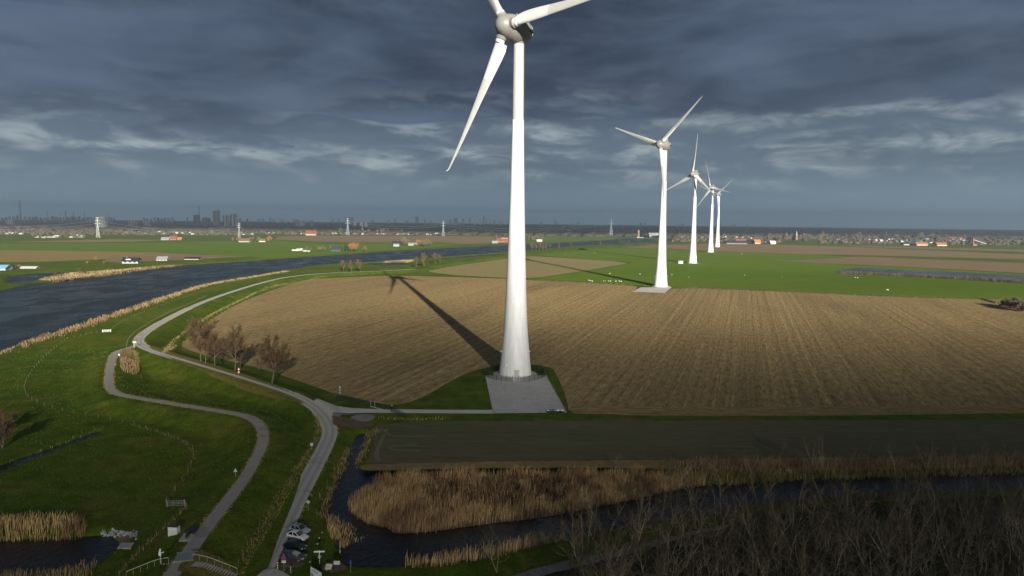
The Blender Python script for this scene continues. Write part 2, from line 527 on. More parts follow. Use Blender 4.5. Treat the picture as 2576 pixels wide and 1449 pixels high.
def paving(name, c, c2, edge, half, wheel=0.0):
    """pavement with darker wheel tracks and dusty edges, along its own u coordinate"""
    m, t, b = new_mat(name)
    p = nd(t, 'ShaderNodeNewGeometry').outputs['Position']
    uv = nd(t, 'ShaderNodeAttribute', attribute_name='across').outputs['Fac']
    col = mixc(t, mrange(t, noise(t, p, 0.35, 5.0, 0.65), 0.3, 0.7), c, c2)
    a = mth(t, 'ABSOLUTE', uv)
    wob = mth(t, 'MULTIPLY', mth(t, 'SUBTRACT', noise(t, p, 0.8, 4.0, 0.6), 0.5), 0.35)
    e = mrange(t, mth(t, 'ADD', a, wob), 0.72, 0.98)
    col = mixc(t, mth(t, 'MULTIPLY', e, 0.8), col, edge)
    f = mrange(t, noise(t, p, 5.0, 4.0, 0.7), 0.3, 0.7, 0.84, 1.16)
    col = mixc(t, mrange(t, noise(t, p, 0.12, 5.0, 0.7, 0.6), 0.56, 0.62, 0.0, 0.5), col, (c[0] * .62, c[1] * .62, c[2] * .62))
    if wheel:
        w = mth(t, 'ABSOLUTE', mth(t, 'SUBTRACT', a, 0.42))
        f = mth(t, 'MULTIPLY', f, mrange(t, w, 0.05, 0.3, 1 - wheel, 1 + wheel * .6))
    cc = nd(t, 'ShaderNodeVectorMath', {0: col, 3: f}, operation='SCALE').outputs[0]
    t.links.new(cc, b.inputs['Base Color'])
    b.inputs['Roughness'].default_value = 0.85
    return m


G['road'] = paving('road_surface', (0.40, 0.375, 0.335), (0.44, 0.41, 0.37), (0.52, 0.48, 0.40), 2.0, 0.16)
G['cycle'] = paving('cycle_path_surface', (0.31, 0.275, 0.24), (0.36, 0.32, 0.28), (0.36, 0.32, 0.26), 1.3)
G['pad'] = land('concrete_slabs', (0.47, 0.445, 0.42), (0.51, 0.48, 0.45), (0.30, 0.28, 0.265), 0.08, 0.25, 2.4, 0.45, 0.18, rough=0.85, s4=0.6)
G['access'] = land('access_concrete', (0.56, 0.53, 0.48), (0.52, 0.49, 0.44), (0.42, 0.39, 0.35), 0.1, 0.4, 2.5, 0.4, 0.14, rough=0.85)


def water_mat(name, deep, rough, bump, sc, spec=0.5):
    m, t, b = new_mat(name)
    p = nd(t, 'ShaderNodeNewGeometry').outputs['Position']
    ps = nd(t, 'ShaderNodeVectorMath', {0: p, 1: (1.0, 0.6, 1.0)}, operation='MULTIPLY').outputs[0]
    n1 = noise(t, ps, sc, 5.0, 0.65, 0.3)
    n2 = noise(t, ps, sc * 0.05, 3.0, 0.6, 0.5)
    b.inputs['Base Color'].default_value = (*deep, 1)
    t.links.new(mrange(t, n2, 0.35, 0.65, rough * 0.7, rough * 1.3), b.inputs['Roughness'])
    b.inputs['IOR'].default_value = 1.33
    b.inputs['Specular IOR Level'].default_value = spec
    bn = nd(t, 'ShaderNodeBump', {'Strength': bump, 'Distance': 0.8, 'Height': n1}).outputs[0]
    t.links.new(bn, b.inputs['Normal'])
    return m


G['river'] = water_mat('river_water', (0.012, 0.018, 0.018), 0.28, 0.75, 0.8, 0.27)
G['still'] = water_mat('still_water', (0.006, 0.008, 0.010), 0.16, 0.35, 0.9, 0.30)
G['lake'] = water_mat('lake_water', (0.040, 0.044, 0.036), 0.22, 0.4, 0.5, 0.26)

white_paint = simple('turbine_white', (0.50, 0.50, 0.485), 0.35, var=0.03, scale=0.4)
blade_grey = simple('blade_grey', (0.40, 0.395, 0.375), 0.4, var=0.04, scale=0.5)
grey_paint = simple('turbine_grey', (0.38, 0.372, 0.348), 0.4, var=0.05, scale=0.5)
hub_paint = simple('hub_grey', (0.185, 0.176, 0.158), 0.45, var=0.10, scale=0.35)
steel = simple('galvanised_steel', (0.45, 0.46, 0.45), 0.45, 0.5)
dark_green = simple('green_fence_paint', (0.010, 0.028, 0.020), 0.5)
black = simple('black_paint', (0.012, 0.012, 0.013), 0.45)
concrete = simple('concrete', (0.40, 0.375, 0.32), 0.9, var=0.15, scale=2.0)
white = simple('white_paint', (0.78, 0.78, 0.76), 0.5, var=0.05)
offwhite = simple('offwhite_paint', (0.62, 0.64, 0.56), 0.6, var=0.08)
red = simple('red_paint', (0.55, 0.035, 0.025), 0.5)
blue = simple('blue_paint', (0.02, 0.07, 0.38), 0.5)
timber = simple('grey_timber', (0.15, 0.13, 0.09), 0.85, var=0.25, scale=4.0)
wood_pale = simple('pale_timber', (0.34, 0.29, 0.20), 0.85, var=0.2, scale=4.0)
glass_dark = simple('dark_glass', (0.012, 0.015, 0.018), 0.08, var=0.02, spec=0.8)
tyre_mat = simple('tyre_rubber', (0.014, 0.014, 0.014), 0.8)
bark = simple('bark', (0.11, 0.095, 0.065), 0.9, var=0.3, scale=2.0)
bark_pale = simple('pale_bark', (0.245, 0.22, 0.135), 0.9, var=0.3, scale=2.0)
twig_brown = simple('brown_twigs', (0.112, 0.070, 0.034), 0.9, var=0.25, scale=0.8)
twig_grey = simple('grey_twigs', (0.130, 0.098, 0.056), 0.9, var=0.25, scale=0.8)
twig_olive = simple('olive_twigs', (0.135, 0.105, 0.06), 0.9, var=0.25, scale=0.8)
twig_orange = simple('orange_twigs', (0.26, 0.12, 0.035), 0.9, var=0.25, scale=0.8)
ever = simple('evergreen', (0.018, 0.035, 0.014), 0.9, var=0.3, scale=0.8)
# ------------------------------------------------------------------ the land
def build_ground():
    a_f = np.radians(np.arange(-45, 45.01, 0.25))
    a_b = np.radians(np.arange(50, 311, 5.0))
    A = np.r_[a_f, a_b]
    rr = [18.0]
    while rr[-1] < 13200:
        rr.append(rr[-1] * 1.0082)
    rr = np.array(rr)
    X = np.outer(rr, np.sin(A)).ravel()
    Y = np.outer(rr, np.cos(A)).ravel()
    Z = np.zeros(X.shape)
    near = (np.hypot(X, Y) < 2600) & (Y > 0)
    Z[near] = gh(X[near], Y[near])
    n = len(A)
    i = np.arange(len(rr) - 1)[:, None] * n
    j = np.arange(n)[None, :]
    j2 = (j + 1) % n
    Q = np.stack([i + j, i + j2, i + n + j2, i + n + j], -1).reshape(-1, 4)
    V = np.stack([X, Y, Z], 1)
    V = np.vstack([V, [0, 0, 0]])
    me = fast_mesh('ground', V, Q[:, ::-1], G['grass'], 4, True)
    return obj('ground', me)


ground = tag(build_ground(), kind='structure')
ground['label'] = 'wide flat grass polder with dykes and ditches'


def sheet(name, pts, m, z=0.05, smooth=1, label=None, kind='structure', parent=None, jit=0.0):
    P = np.array([at(a, b, z) for a, b in pts])
    if smooth:
        P = chaikin(P, smooth)
    if jit:
        P = resample(np.vstack([P, P[:1]]), jit * 3)[:-1]
        P[:, :2] += rng.normal(0, jit * .35, (len(P), 2))
    P[:, 2] = z
    me = bpy.data.meshes.new(name)
    # counter-clockwise so that the face looks up
    ar = np.sum(P[:, 0] * np.roll(P[:, 1], -1) - np.roll(P[:, 0], -1) * P[:, 1])
    if ar < 0:
        P = P[::-1]
    me.from_pydata([tuple(p) for p in P], [], [tuple(range(len(P)))])
    me.materials.append(m)
    o = obj(name, me, parent)
    tag(o, label, None, None, kind)
    return o


def ribbon(name, L, hw, m, lift=0.05, kind='structure', label=None, wob=0.0):
    L = np.asarray(L, float)
    T = np.gradient(L[:, :2], axis=0)
    T /= np.linalg.norm(T, axis=1)[:, None] + 1e-9
    Nn = np.stack([T[:, 1], -T[:, 0]], 1)
    ks = [-1, -0.5, 0, 0.5, 1]
    V, att = [], []
    for q in range(len(L)):
        w = hw * (1 + wob * rng.normal())
        for k in ks:
            V.append((*(L[q, :2] + Nn[q] * k * w), L[q, 2] + lift - 0.04 * k * k))
            att.append(k)
    n = len(ks)
    Q = [(i * n + k, i * n + k + 1, (i + 1) * n + k + 1, (i + 1) * n + k) for i in range(len(L) - 1) for k in range(n - 1)]
    me = fast_mesh(name, V, Q, m, 4, True)
    at_ = me.attributes.new('across', 'FLOAT', 'POINT')
    at_.data.foreach_set('value', np.array(att, np.float32))
    return tag(obj(name, me), label, None, None, kind)


ribbon('road', ROADL, 2.05, G['road'], 0.10, wob=0.012)
ribbon('cycle_path', CYCL, 1.30, G['cycle'], 0.08, wob=0.006)

for nm, P, wl, sl in WATERS:
    Q = P[:, :2].copy()
    c = Q.mean(0)
    me = bpy.data.meshes.new(nm)
    ar = np.sum(P[:, 0] * np.roll(P[:, 1], -1) - np.roll(P[:, 0], -1) * P[:, 1])
    # the sheet runs a little way under the banks
    nrm = np.roll(Q, -1, 0) - np.roll(Q, 1, 0)
    nrm /= np.linalg.norm(nrm, axis=1)[:, None] + 1e-9
    out = np.stack([nrm[:, 1], -nrm[:, 0]], 1) * (1 if ar > 0 else -1)
    off = 0.5 if nm in ('channel', 'pond', 'ditch') else 1.2
    Q = Q + out * off
    if ar < 0:
        Q = Q[::-1]
    me.from_pydata([(x, y, wl) for x, y in Q], [], [tuple(range(len(Q)))])
    me.materials.append(G['lake'] if nm == 'lake' else G['river'] if nm in ('river', 'lagoon', 'inlet') else G['still'])
    lab = {'river': 'wide dark blue river curving past the dyke', 'lagoon': 'small backwater behind the tan spit', 'lake': 'long narrow pond behind the reed hedge at right',
           'channel': 'black still water around the reed bed', 'pond': 'dark pond at the lower left', 'ditch': 'thin straight ditch in the left meadow',
           'inlet': 'narrow inlet beside the river dyke'}[nm]
    tag(obj(nm, me), lab, None, None, 'structure')

MAINF = [(640, 741), (567, 778), (500, 811), (463, 834), (447, 851), (450, 868), (483, 884), (533, 898), (600, 913), (667, 930), (733, 952),
         (800, 975), (833, 988), (860, 993), (930, 1010), (980, 1019), (1010, 1016), (1060, 1003), (1130, 960), (1180, 936), (1218, 926),
         (1290, 914), (1385, 920), (1404, 950), (1425, 1000), (1432, 1044), (2032, 1047), (2576, 1039), (3100, 1030), (3100, 772), (2576, 754),
         (2322, 749.5), (2097, 740), (1910, 731), (1696, 723), (1672, 738), (1588, 735), (1606, 722), (1588, 718), (1472, 711), (1325, 705),
         (1272, 701), (1138, 697), (1005, 693), (922, 695), (805, 701), (750, 706), (695, 719)]
sheet('ploughed_field', MAINF, G['soil'], 0.05, 1, 'large bare brown ploughed field around the nearest turbine', jit=0.0)
sheet('stubble_field', [(1065, 681), (1122, 669), (1205, 656), (1325, 643.5), (1405, 648), (1592, 660), (1538, 670), (1438, 686), (1338, 701),
                        (1238, 697.5), (1122, 690.5)], G['pale'], 0.08, 1, 'pale stubble field behind the nearest turbine')
sheet('green_field', [(1472, 708), (1345, 702), (1440, 687), (1540, 671), (1596, 660), (1405, 647), (1335, 641), (1380, 635.5), (1460, 629), (1540, 624.5),
                      (1610, 624), (1809, 633), (2030, 640), (2139, 645), (1947, 657.5), (2012, 660.5), (2122, 665.5), (2180, 669), (2275, 672.5),
                      (2400, 679), (2576, 690), (3000, 706), (3000, 766), (2576, 751), (2322, 746.5), (2097, 737), (1910, 728), (1696, 719.5), (1590, 715.5)],
      G['wheat'], 0.10, 0, 'bright green crop field below the far turbines')
sheet('tilled_field', [(1947, 657), (2012, 654), (2143, 646), (2198, 646.3), (2318, 652), (2576, 661.5), (3000, 676), (3000, 700), (2576, 687), (2400, 677.5), (2275, 671),
                       (2122, 664.5), (2012, 660)], G['brown'], 0.16, 0, 'brown tilled field behind the long pond')
sheet('tilled_field', [(1560, 622.5), (1640, 616.5), (1800, 612.5), (1900, 614), (2080, 619), (2180, 623), (2576, 640), (3000, 655), (3000, 667), (2576, 652.5), (2300, 645),
                       (2139, 641.5), (2030, 639.5), (1809, 632.5), (1610, 623.5)], G['brown'], 0.2, 0, 'brown field in front of the right hand village')
sheet('tilled_field', [(2110, 617), (2300, 621), (2576, 628), (2900, 637), (2900, 645), (2576, 634), (2300, 625.5), (2140, 620)], G['brown'], 0.25, 0,
      'narrow brown field strip right below the village')
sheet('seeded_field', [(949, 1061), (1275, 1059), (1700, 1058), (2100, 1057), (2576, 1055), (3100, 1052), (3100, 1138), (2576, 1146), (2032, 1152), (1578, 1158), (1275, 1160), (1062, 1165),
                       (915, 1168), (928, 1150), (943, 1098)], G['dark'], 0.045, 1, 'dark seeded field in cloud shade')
sheet('dry_grass_strip', [(915, 1168), (1062, 1165), (1275, 1160), (1578, 1158), (2032, 1152), (2576, 1146), (3100, 1138), (3100, 1160), (2576, 1172), (2032, 1186), (1700, 1181), (1578, 1176),
                          (1275, 1176), (1110, 1180), (925, 1183), (897, 1178)], G['strip'], 0.055, 1, 'tan strip of dry grass along the reed bed', jit=0.5)
# the far bank
sheet('dry_field', [(-300, 634), (0, 629), (133, 630), (410, 635), (333, 643), (262, 652), (110, 658), (0, 659.5), (-300, 668)], G['tan'], 0.10, 0, 'tan field on the far bank at left')
sheet('tilled_field', [(410, 635), (443, 638), (633, 645), (500, 652), (300, 661), (262, 657), (267, 652), (333, 643)], G['brown'], 0.12, 0, 'purplish brown field behind the black roofed house')
sheet('green_field', [(-300, 617), (0, 613), (200, 612), (367, 611), (567, 606), (700, 604.6), (767, 611), (859, 614), (972, 611.5), (1100, 612.5), (1172, 614), (1088, 622), (905, 634), (859, 637), (667, 651),
                      (633, 645), (443, 637.5), (410, 634.5), (133, 629.5), (0, 628.5), (-300, 633)], G['wheat'], 0.09, 0, 'long green pasture on the far bank')
sheet('tilled_field', [(690, 602.5), (700, 595), (805, 593), (1000, 593.5), (1272, 595), (1278, 611), (1172, 613.5), (1105, 610), (905, 610), (805, 608.5)], G['brown'], 0.14, 0,
      'wide brown field beyond the river behind the turbine')
sheet('tilled_field', [(120, 606), (280, 602), (430, 603.5), (330, 608), (180, 610), (0, 609)], G['tan'], 0.13, 0, 'thin pale field strip on the far bank at left')
sheet('meadow', [(1325, 612), (1325, 594), (1480, 592.5), (1540, 597), (1548, 601), (1480, 606)], G['meadow'], 0.15, 0, 'dull meadow on the far bank right of the tower')
sheet('tan_spit', [(88, 706), (120, 698), (185, 686), (260, 682), (360, 673), (440, 667), (496, 664), (400, 671.5), (320, 681.5), (253, 693.5), (207, 698), (150, 706)], G['strip'], -0.25, 1,
      'tan spit with bushes in the river at left')
tag(obj('far_land', fast_mesh('far_land', [(-9000, 3000, .35), (9000, 3000, .35), (9000, 9400, .35), (-9000, 9400, .35)], [(0, 1, 2, 3)], G['far'])), 'distant dark wooded land under cloud', None, None, 'structure')

# turbine pad and access road
sheet('hardstanding', [(1221, 944), (1373, 944), (1424.5, 1037.5), (1240, 1040)], G['pad'], 0.09, 0, 'grey paved crane pad in front of the turbine')
sheet('access_road', [(1241, 1031), (1241, 1040.3), (1100, 1039.5), (954, 1038.5), (908, 1038.5), (866, 1040), (845, 1046), (838, 1054), (815, 1062), (788, 1022), (798, 1013), (839, 1020.5), (885, 1026.5), (942, 1029), (1100, 1030.5)],
      G['access'], 0.10, 0, 'pale concrete access road to the turbine')


def lift_sheet(o, k=0.06):
    """cut a flat sheet finely and lay it on the land"""
    import bmesh
    bm = bmesh.new()
    bm.from_mesh(o.data)
    bmesh.ops.triangulate(bm, faces=bm.faces[:])
    for _ in range(7):
        e = [q for q in bm.edges if q.calc_length() > 2.2]
        if not e:
            break
        bmesh.ops.subdivide_edges(bm, edges=e, cuts=1)
        bmesh.ops.triangulate(bm, faces=bm.faces[:])
    bm.verts.ensure_lookup_table()
    X = np.array([v.co[:] for v in bm.verts])
    Z = gh(X[:, 0], X[:, 1]) + k
    for v, z in zip(bm.verts, Z):
        v.co.z = z
    bm.to_mesh(o.data)
    bm.free()


lift_sheet(bpy.data.objects['access_road'], 0.09)
for pts, m, lab in (([(832, 1047), (850, 1041), (905, 1038), (862, 1043), (858, 1054), (842, 1058)], G['gravel'], 'pale gravel spill at the road fork'),
                    ([(878, 1050), (890, 1042), (930, 1040), (945, 1044), (938, 1057), (915, 1060), (892, 1055)], G['gravel'], 'round gravel patch beside the access road'),
                    ([(836, 1056), (880, 1052), (905, 1060), (945, 1066), (930, 1074), (880, 1074), (840, 1080), (838, 1066)], G['mud'], 'bare mud verge at the road fork'),
                    ([(700, 1440), (716, 1405), (735, 1340), (752, 1312), (768, 1312), (778, 1345), (772, 1385), (766, 1420), (735, 1432)], G['mud'], 'muddy parking bay under the four cars'),
                    ([(300, 906), (322, 900), (350, 906), (352, 930), (345, 945), (318, 938), (302, 935)], G['strip'], 'patch of dead tan reeds beside the cycle path'),
                    ([(372, 889), (467, 914), (567, 944), (667, 976), (745, 1004), (785, 1028), (740, 1022), (650, 1003), (560, 972), (460, 936), (385, 905)], G['slope'], 'rough tan grass on the road embankment'),
                    ([(806, 1418), (850, 1405), (880, 1425), (850, 1440), (800, 1436)], G['mud'], 'worn bare ground by the information boards'),
                    ([(490, 1424), (585, 1452), (585, 1500), (440, 1500), (470, 1450)], G['slope'], 'rough brown bank below the steps'),
                    ([(250, 1344), (300, 1340), (346, 1336), (340, 1352), (312, 1366), (286, 1352)], G['mud'], 'muddy bank with rubble by the pond')):
    o = sheet('ground_patch', pts, m, 0.3, 1, lab, jit=0.5)
    lift_sheet(o, 0.13)
o = sheet('woodland_floor', [(1330, 1449), (1500, 1405), (1700, 1350), (1830, 1310), (2032, 1275), (2285, 1258), (2576, 1245), (3000, 1238), (3300, 1700), (1200, 1700)], G['wood'], 0.06, 1, 'dark leaf litter under the bare wood')
o = sheet('footpath', [(1230, 1475), (1305, 1440), (1426, 1410), (1568, 1380), (1700, 1345), (1830, 1318), (1840, 1324), (1720, 1352), (1578, 1395), (1451, 1426), (1350, 1451), (1290, 1480)], G['gravel'], 0.12, 1,
          'grey footpath along the edge of the wood', jit=0.4)
o = sheet('side_road', [(655, 1449), (680, 1432), (700, 1438), (745, 1455), (740, 1500), (600, 1520)], G['road'], 0.3, 1, 'road mouth at the bottom edge')
lift_sheet(o, 0.12)

# kerbs of the pad
for a, b, lab in (((1221, 944), (1240, 1033), 'left'), ((1373, 944), (1424.5, 1037), 'right')):
    A, B = at(*a, 0.1), at(*b, 0.1)
    L = np.linalg.norm(B - A)
    tag(MB().box((A + B) / 2, (0.3, L, 0.12), -math.atan2(B[0] - A[0], B[1] - A[1])).build('kerb', concrete), 'pale kerb on the %s edge of the crane pad' % lab, None, None, 'structure')


# ------------------------------------------------------------------ reeds and tall grass
def blade_mat(name, c1, c2, c3, s=0.25):
    m, t, b = new_mat(name)
    p = nd(t, 'ShaderNodeNewGeometry').outputs['Position']
    q = nd(t, 'ShaderNodeVectorMath', {0: p, 1: (1, 1, 0.12)}, operation='MULTIPLY').outputs[0]
    c = mixc(t, mrange(t, noise(t, q, s, 4.0, 0.6), 0.35, 0.65), c1, c2)
    c = mixc(t, mrange(t, noise(t, q, s * 0.3, 4.0, 0.6), 0.48, 0.66), c, c3)
    f = mrange(t, noise(t, q, 6.0, 2.0), 0.3, 0.7, 0.6, 1.4, False)
    t.links.new(nd(t, 'ShaderNodeVectorMath', {0: c, 3: f}, operation='SCALE').outputs[0], b.inputs['Base Color'])
    b.inputs['Roughness'].default_value = 0.8
    b.inputs['Specular IOR Level'].default_value = 0.2
    return m


reed_mat = blade_mat('reed', (0.60, 0.42, 0.19), (0.45, 0.29, 0.13), (0.25, 0.145, 0.08))
shore_mat = blade_mat('shore_grass', (0.33, 0.235, 0.115), (0.26, 0.175, 0.09), (0.20, 0.125, 0.065))
dry_mat = blade_mat('dry_tufts', (0.34, 0.25, 0.10), (0.25, 0.195, 0.075), (0.17, 0.16, 0.05))
rust_mat = blade_mat('rusty_scrub', (0.19, 0.10, 0.055), (0.14, 0.078, 0.045), (0.10, 0.06, 0.04))


hedge_mat = blade_mat('hedge_reed', (0.12, 0.082, 0.042), (0.09, 0.064, 0.034), (0.15, 0.11, 0.055))


def blades(name, XY, hmin, hmax, wid, m, label, z=None, lean=0.12, wind=(0.25, 0.05), parent=None):
    XY = np.asarray(XY, float)
    n = len(XY)
    zb = gh(XY[:, 0], XY[:, 1]) if z is None else np.full(n, z)
    h = rng.uniform(hmin, hmax, n)
    f = np.sin(XY[:, 0] * .45 + 1) * np.sin(XY[:, 1] * .37) + .6 * np.sin(XY[:, 0] * 1.1 - XY[:, 1] * .8)
    h = h * (1 + .16 * f)                       # taller and lower drifts
    a = rng.uniform(0, math.pi, n)
    dx, dy = np.cos(a) * wid / 2, np.sin(a) * wid / 2
    lx = (rng.normal(0, lean, n) + wind[0] * .3) * h
    ly = (rng.normal(0, lean, n) + wind[1] * .3) * h
    b = np.stack([XY[:, 0], XY[:, 1], zb - 0.1], 1)
    mdl = b + np.stack([lx * .35, ly * .35, h * .62 + .1], 1)
    top = b + np.stack([lx, ly, h + .1], 1)
    w = np.stack([dx, dy, np.zeros(n)], 1)
    V = np.stack([b - w * .6, b + w * .6, mdl + w, mdl - w, top + w * .35, top - w * .35], 1).reshape(-1, 3)
    k = np.arange(n)[:, None] * 6
    Q = np.concatenate([k + np.array([[0, 1, 2, 3]]), k + np.array([[3, 2, 4, 5]])], 0)
    o = obj(name, fast_mesh(name, V, Q, m, 4, False), parent)
    return tag(o, label, None, None, 'stuff')


def in_poly(pts, dens, z=0.0, smooth=1, world=False):
    P = chaikin(np.array([at(a, b, z) for a, b in pts]), smooth)[:, :2]
    lo, hi = P.min(0), P.max(0)
    n = int(np.prod(hi - lo) * dens)
    q = rng.uniform(lo, hi, (n, 2))
    return q[poly_sd(q[:, 0], q[:, 1], P) < 0]


def along(pts, step, wid, dens, ground_pts=True, offset=0.0):
    L = np.array([on(a, b) for a, b in pts])
    L = resample(chaikin(L, 2, False), step)
    n = int(len(L) * step * wid * dens)
    i = rng.integers(0, len(L), n)
    T = np.gradient(L[:, :2], axis=0)
    T /= np.linalg.norm(T, axis=1)[:, None] + 1e-9
    Nn = np.stack([T[:, 1], -T[:, 0]], 1)
    return L[i, :2] + T[i] * rng.uniform(-step, step, (n, 1)) + Nn[i] * (rng.normal(0, wid / 2.2, (n, 1)) + offset)


def clumpy(q, s=0.12, lo=0.42, seed=0):
    """drop points in soft random patches so that stands are uneven"""
    f = np.sin(q[:, 0] * s * 3.1 + seed) * np.sin(q[:, 1] * s * 2.3 + seed * 2) + .6 * np.sin(q[:, 0] * s * 7.7 + q[:, 1] * s * 5 + seed)
    return q[(f + rng.normal(0, .5, len(q))) > lo - 1.0]


REEDS = [(985, 1208), (1040, 1200), (1123, 1197), (1274, 1196), (1450, 1195), (1640, 1196), (1720, 1205), (1800, 1218), (1700, 1232), (1620, 1252), (1540, 1268), (1477, 1281), (1350, 1306),
         (1274, 1312), (1154, 1328), (1062, 1340), (990, 1343), (982, 1328), (930, 1322), (905, 1303), (878, 1286), (880, 1260), (930, 1238), (940, 1218)]
mo = sheet('reed_litter', REEDS, G['mud'], -0.72, 1, 'brown matted floor of the reed bed')
q = in_poly(REEDS, 24.0, -0.7)
q = clumpy(q + rng.normal(0, .35, q.shape), 0.22, .15, 1)
SCRUB = [(1050, 1222), (1150, 1206), (1330, 1206), (1450, 1218), (1430, 1250), (1330, 1285), (1180, 1285), (1060, 1262)]
sdq = poly_sd(q[:, 0], q[:, 1], np.array([at(a, b, -.7) for a, b in SCRUB])[:, :2])
q = q[(sdq + 4 * np.sin(q[:, 0] * .5) + 3 * np.sin(q[:, 1] * .8 + q[:, 0] * .3) + rng.normal(0, 1.5, len(q)) > 0) | (rng.uniform(0, 1, len(q)) < .18)]
hh = blades('reed_bed', q, 1.1, 2.8, 0.05, reed_mat, 'tall golden brown reed bed standing in black water', z=-0.75)
q = in_poly([(824, 1310), (850, 1304), (900, 1310), (925, 1322), (926, 1346), (880, 1362), (862, 1372), (836, 1362), (822, 1335)], 10.0, 0)
blades('reed_clump', q, 1.0, 2.3, 0.09, reed_mat, 'small reed clump on the bank left of the reed bed')
q = in_poly([(1090, 1428), (1020, 1432), (1016, 1420), (1100, 1400), (1160, 1390), (1230, 1385), (1330, 1362), (1420, 1345), (1420, 1362), (1330, 1382), (1240, 1405), (1160, 1420)], 7.0, 0)
blades('reed_fringe', q, 1.2, 2.8, 0.085, reed_mat, 'reed fringe along the near bank of the black water')
q = in_poly([(1420, 1348), (1628, 1318), (1830, 1285), (2032, 1256), (2285, 1241), (2285, 1256), (2032, 1272), (1830, 1300), (1628, 1334), (1440, 1366)], 6.0, 0)
blades('reed_fringe', q, 0.8, 1.9, 0.085, rust_mat, 'rusty brown scrub fringe at the edge of the wood')
q = in_poly([(1640, 1172), (1800, 1165), (2100, 1160), (2400, 1152), (2650, 1148), (2650, 1186), (2285, 1196), (1982, 1205), (1800, 1218), (1700, 1200)], 5.0, 0)
blades('reed_fringe', q, 0.9, 2.2, 0.10, shore_mat, 'tan and brown reeds along the back bank at right')
q = in_poly(SCRUB, 7.0, -0.7)
blades('dark_scrub', clumpy(q, 0.16, 0.6), 1.0, 2.3, 0.10, rust_mat, 'dark red brown scrub in the middle of the reed bed', z=-0.7, lean=0.3)
q = in_poly([(-60, 1320), (60, 1312), (150, 1312), (213, 1318), (215, 1348), (110, 1352), (0, 1354), (-60, 1358)], 9.0, 0)
blades('reed_fringe', q, 1.2, 2.6, 0.085, reed_mat, 'golden reeds along the back of the lower left pond')
q = in_poly([(-20, 1440), (40, 1428), (110, 1424), (160, 1436), (200, 1432), (245, 1420), (235, 1450), (200, 1475), (-20, 1490)], 7.0, 0)
blades('reed_fringe', q, 1.0, 2.2, 0.085, dry_mat, 'straw coloured reeds in front of the lower left pond')
q = in_poly([(302, 908), (322, 902), (350, 908), (350, 932), (322, 938), (303, 932)], 7.0, 3.0)
blades('dead_reeds', q, 0.5, 1.3, 0.1, shore_mat, 'dead tan reeds in a hollow beside the cycle path')
# shore strip along the river
q = np.vstack([along([(5, 890), (57, 866), (110, 852), (167, 834), (222, 815), (277, 797), (367, 767), (440, 742), (500, 722), (560, 709), (640, 697), (720, 683)], 2.0, 5.0, 4.0)])
blades('shore_grass', clumpy(q, .1, .5), 0.5, 1.5, 0.16, shore_mat, 'tan reedy strip between river and dyke')
q = along([(90, 853), (140, 843), (200, 826), (260, 806), (320, 783), (380, 762)], 2.0, 4.0, 3.0)
blades('shore_grass', clumpy(q, .2, .9, 2), 0.8, 1.9, 0.18, rust_mat, 'rust brown scrub along the river edge')
q = in_poly([(88, 706), (120, 698), (185, 686), (260, 682), (360, 673), (440, 667), (490, 664.5), (400, 672), (320, 682), (253, 694), (150, 706)], 0.6, 0)
blades('spit_grass', q, 0.5, 1.6, 0.4, shore_mat, 'pale reeds covering the spit')
q = in_poly([(955, 659.5), (1000, 656), (1045, 653.5), (1048, 657), (1010, 661), (962, 662.5)], 0.8, 0)
blades('spit_grass', q, 0.5, 1.5, 0.4, shore_mat, 'pale reed patch beside the narrow inlet')
FIELDEDGE = [([(640, 738), (700, 714), (805, 698)], dry_mat), ([(1340, 704), (1472, 710), (1588, 716.5), (1696, 721.5), (1910, 729.5), (2097, 738.5), (2322, 748), (2576, 752.5)], shore_mat)]
for pts, mm in FIELDEDGE:
    q = along(pts, 4.0, 2.5, 1.6)
    blades('field_edge_grass', q, 0.15, 0.5, 0.2, mm, 'thin line of dry grass along the top edge of the ploughed field')
q = along([(440, 868), (418, 884), (409, 893), (425, 868), (455, 842), (500, 810), (560, 776), (640, 738)], 2.0, 1.2, 4.0)
blades('ditch_grass', q, 0.2, 0.7, 0.15, dry_mat, 'straw coloured ditch line between road and field')
q = along([(799, 1046), (804, 1076), (793, 1110), (769, 1150), (726, 1220), (695, 1269), (659, 1327), (634, 1373), (616, 1403)], 1.5, 1.2, 16.0)
blades('verge_grass', q, 0.15, 0.55, 0.06, dry_mat, 'dry tall grass along the left verge of the road')
q = along([(893, 1178), (918, 1122), (928, 1090), (955, 1085)], 1.5, 2.2, 8.0)
blades('bank_grass', q, 0.3, 1.0, 0.10, dry_mat, 'tan tufts along the right bank of the short channel')
q = along([(879, 1134), (862, 1177), (843, 1210), (824, 1257), (813, 1290), (822, 1306)], 1.5, 1.6, 7.0)
blades('bank_grass', q, 0.3, 1.1, 0.10, shore_mat, 'tan tufts along the left bank of the short channel')
q = along([(950, 1052), (1000, 1056), (1050, 1056), (1120, 1055)], 1.5, 1.6, 5.0)
blades('bank_grass', q, 0.3, 0.9, 0.10, dry_mat, 'tan grass below the sliding gate')
FENCE_A = [(170, 853), (140, 874), (110, 901), (80, 934), (63, 964), (60, 988), (83, 1009), (123, 1026), (177, 1039), (247, 1051), (333, 1069), (417, 1093), (470, 1116), (487, 1135), (488, 1150), (479, 1177), (458, 1214), (420, 1260)]
FENCE_B = [(470, 1276), (427, 1318), (370, 1368), (318, 1425), (300, 1452)]
q = np.vstack([along(FENCE_A[10:], 1.5, 0.8, 4.0), along(FENCE_B, 1.5, 0.8, 8.0)])
blades('fence_grass', q, 0.2, 0.7, 0.08, dry_mat, 'dry grass grown up along the meadow fence')
q = along([(10, 1168), (91, 1138), (156, 1117), (208, 1096), (250, 1083)], 1.5, 1.0, 4.0)
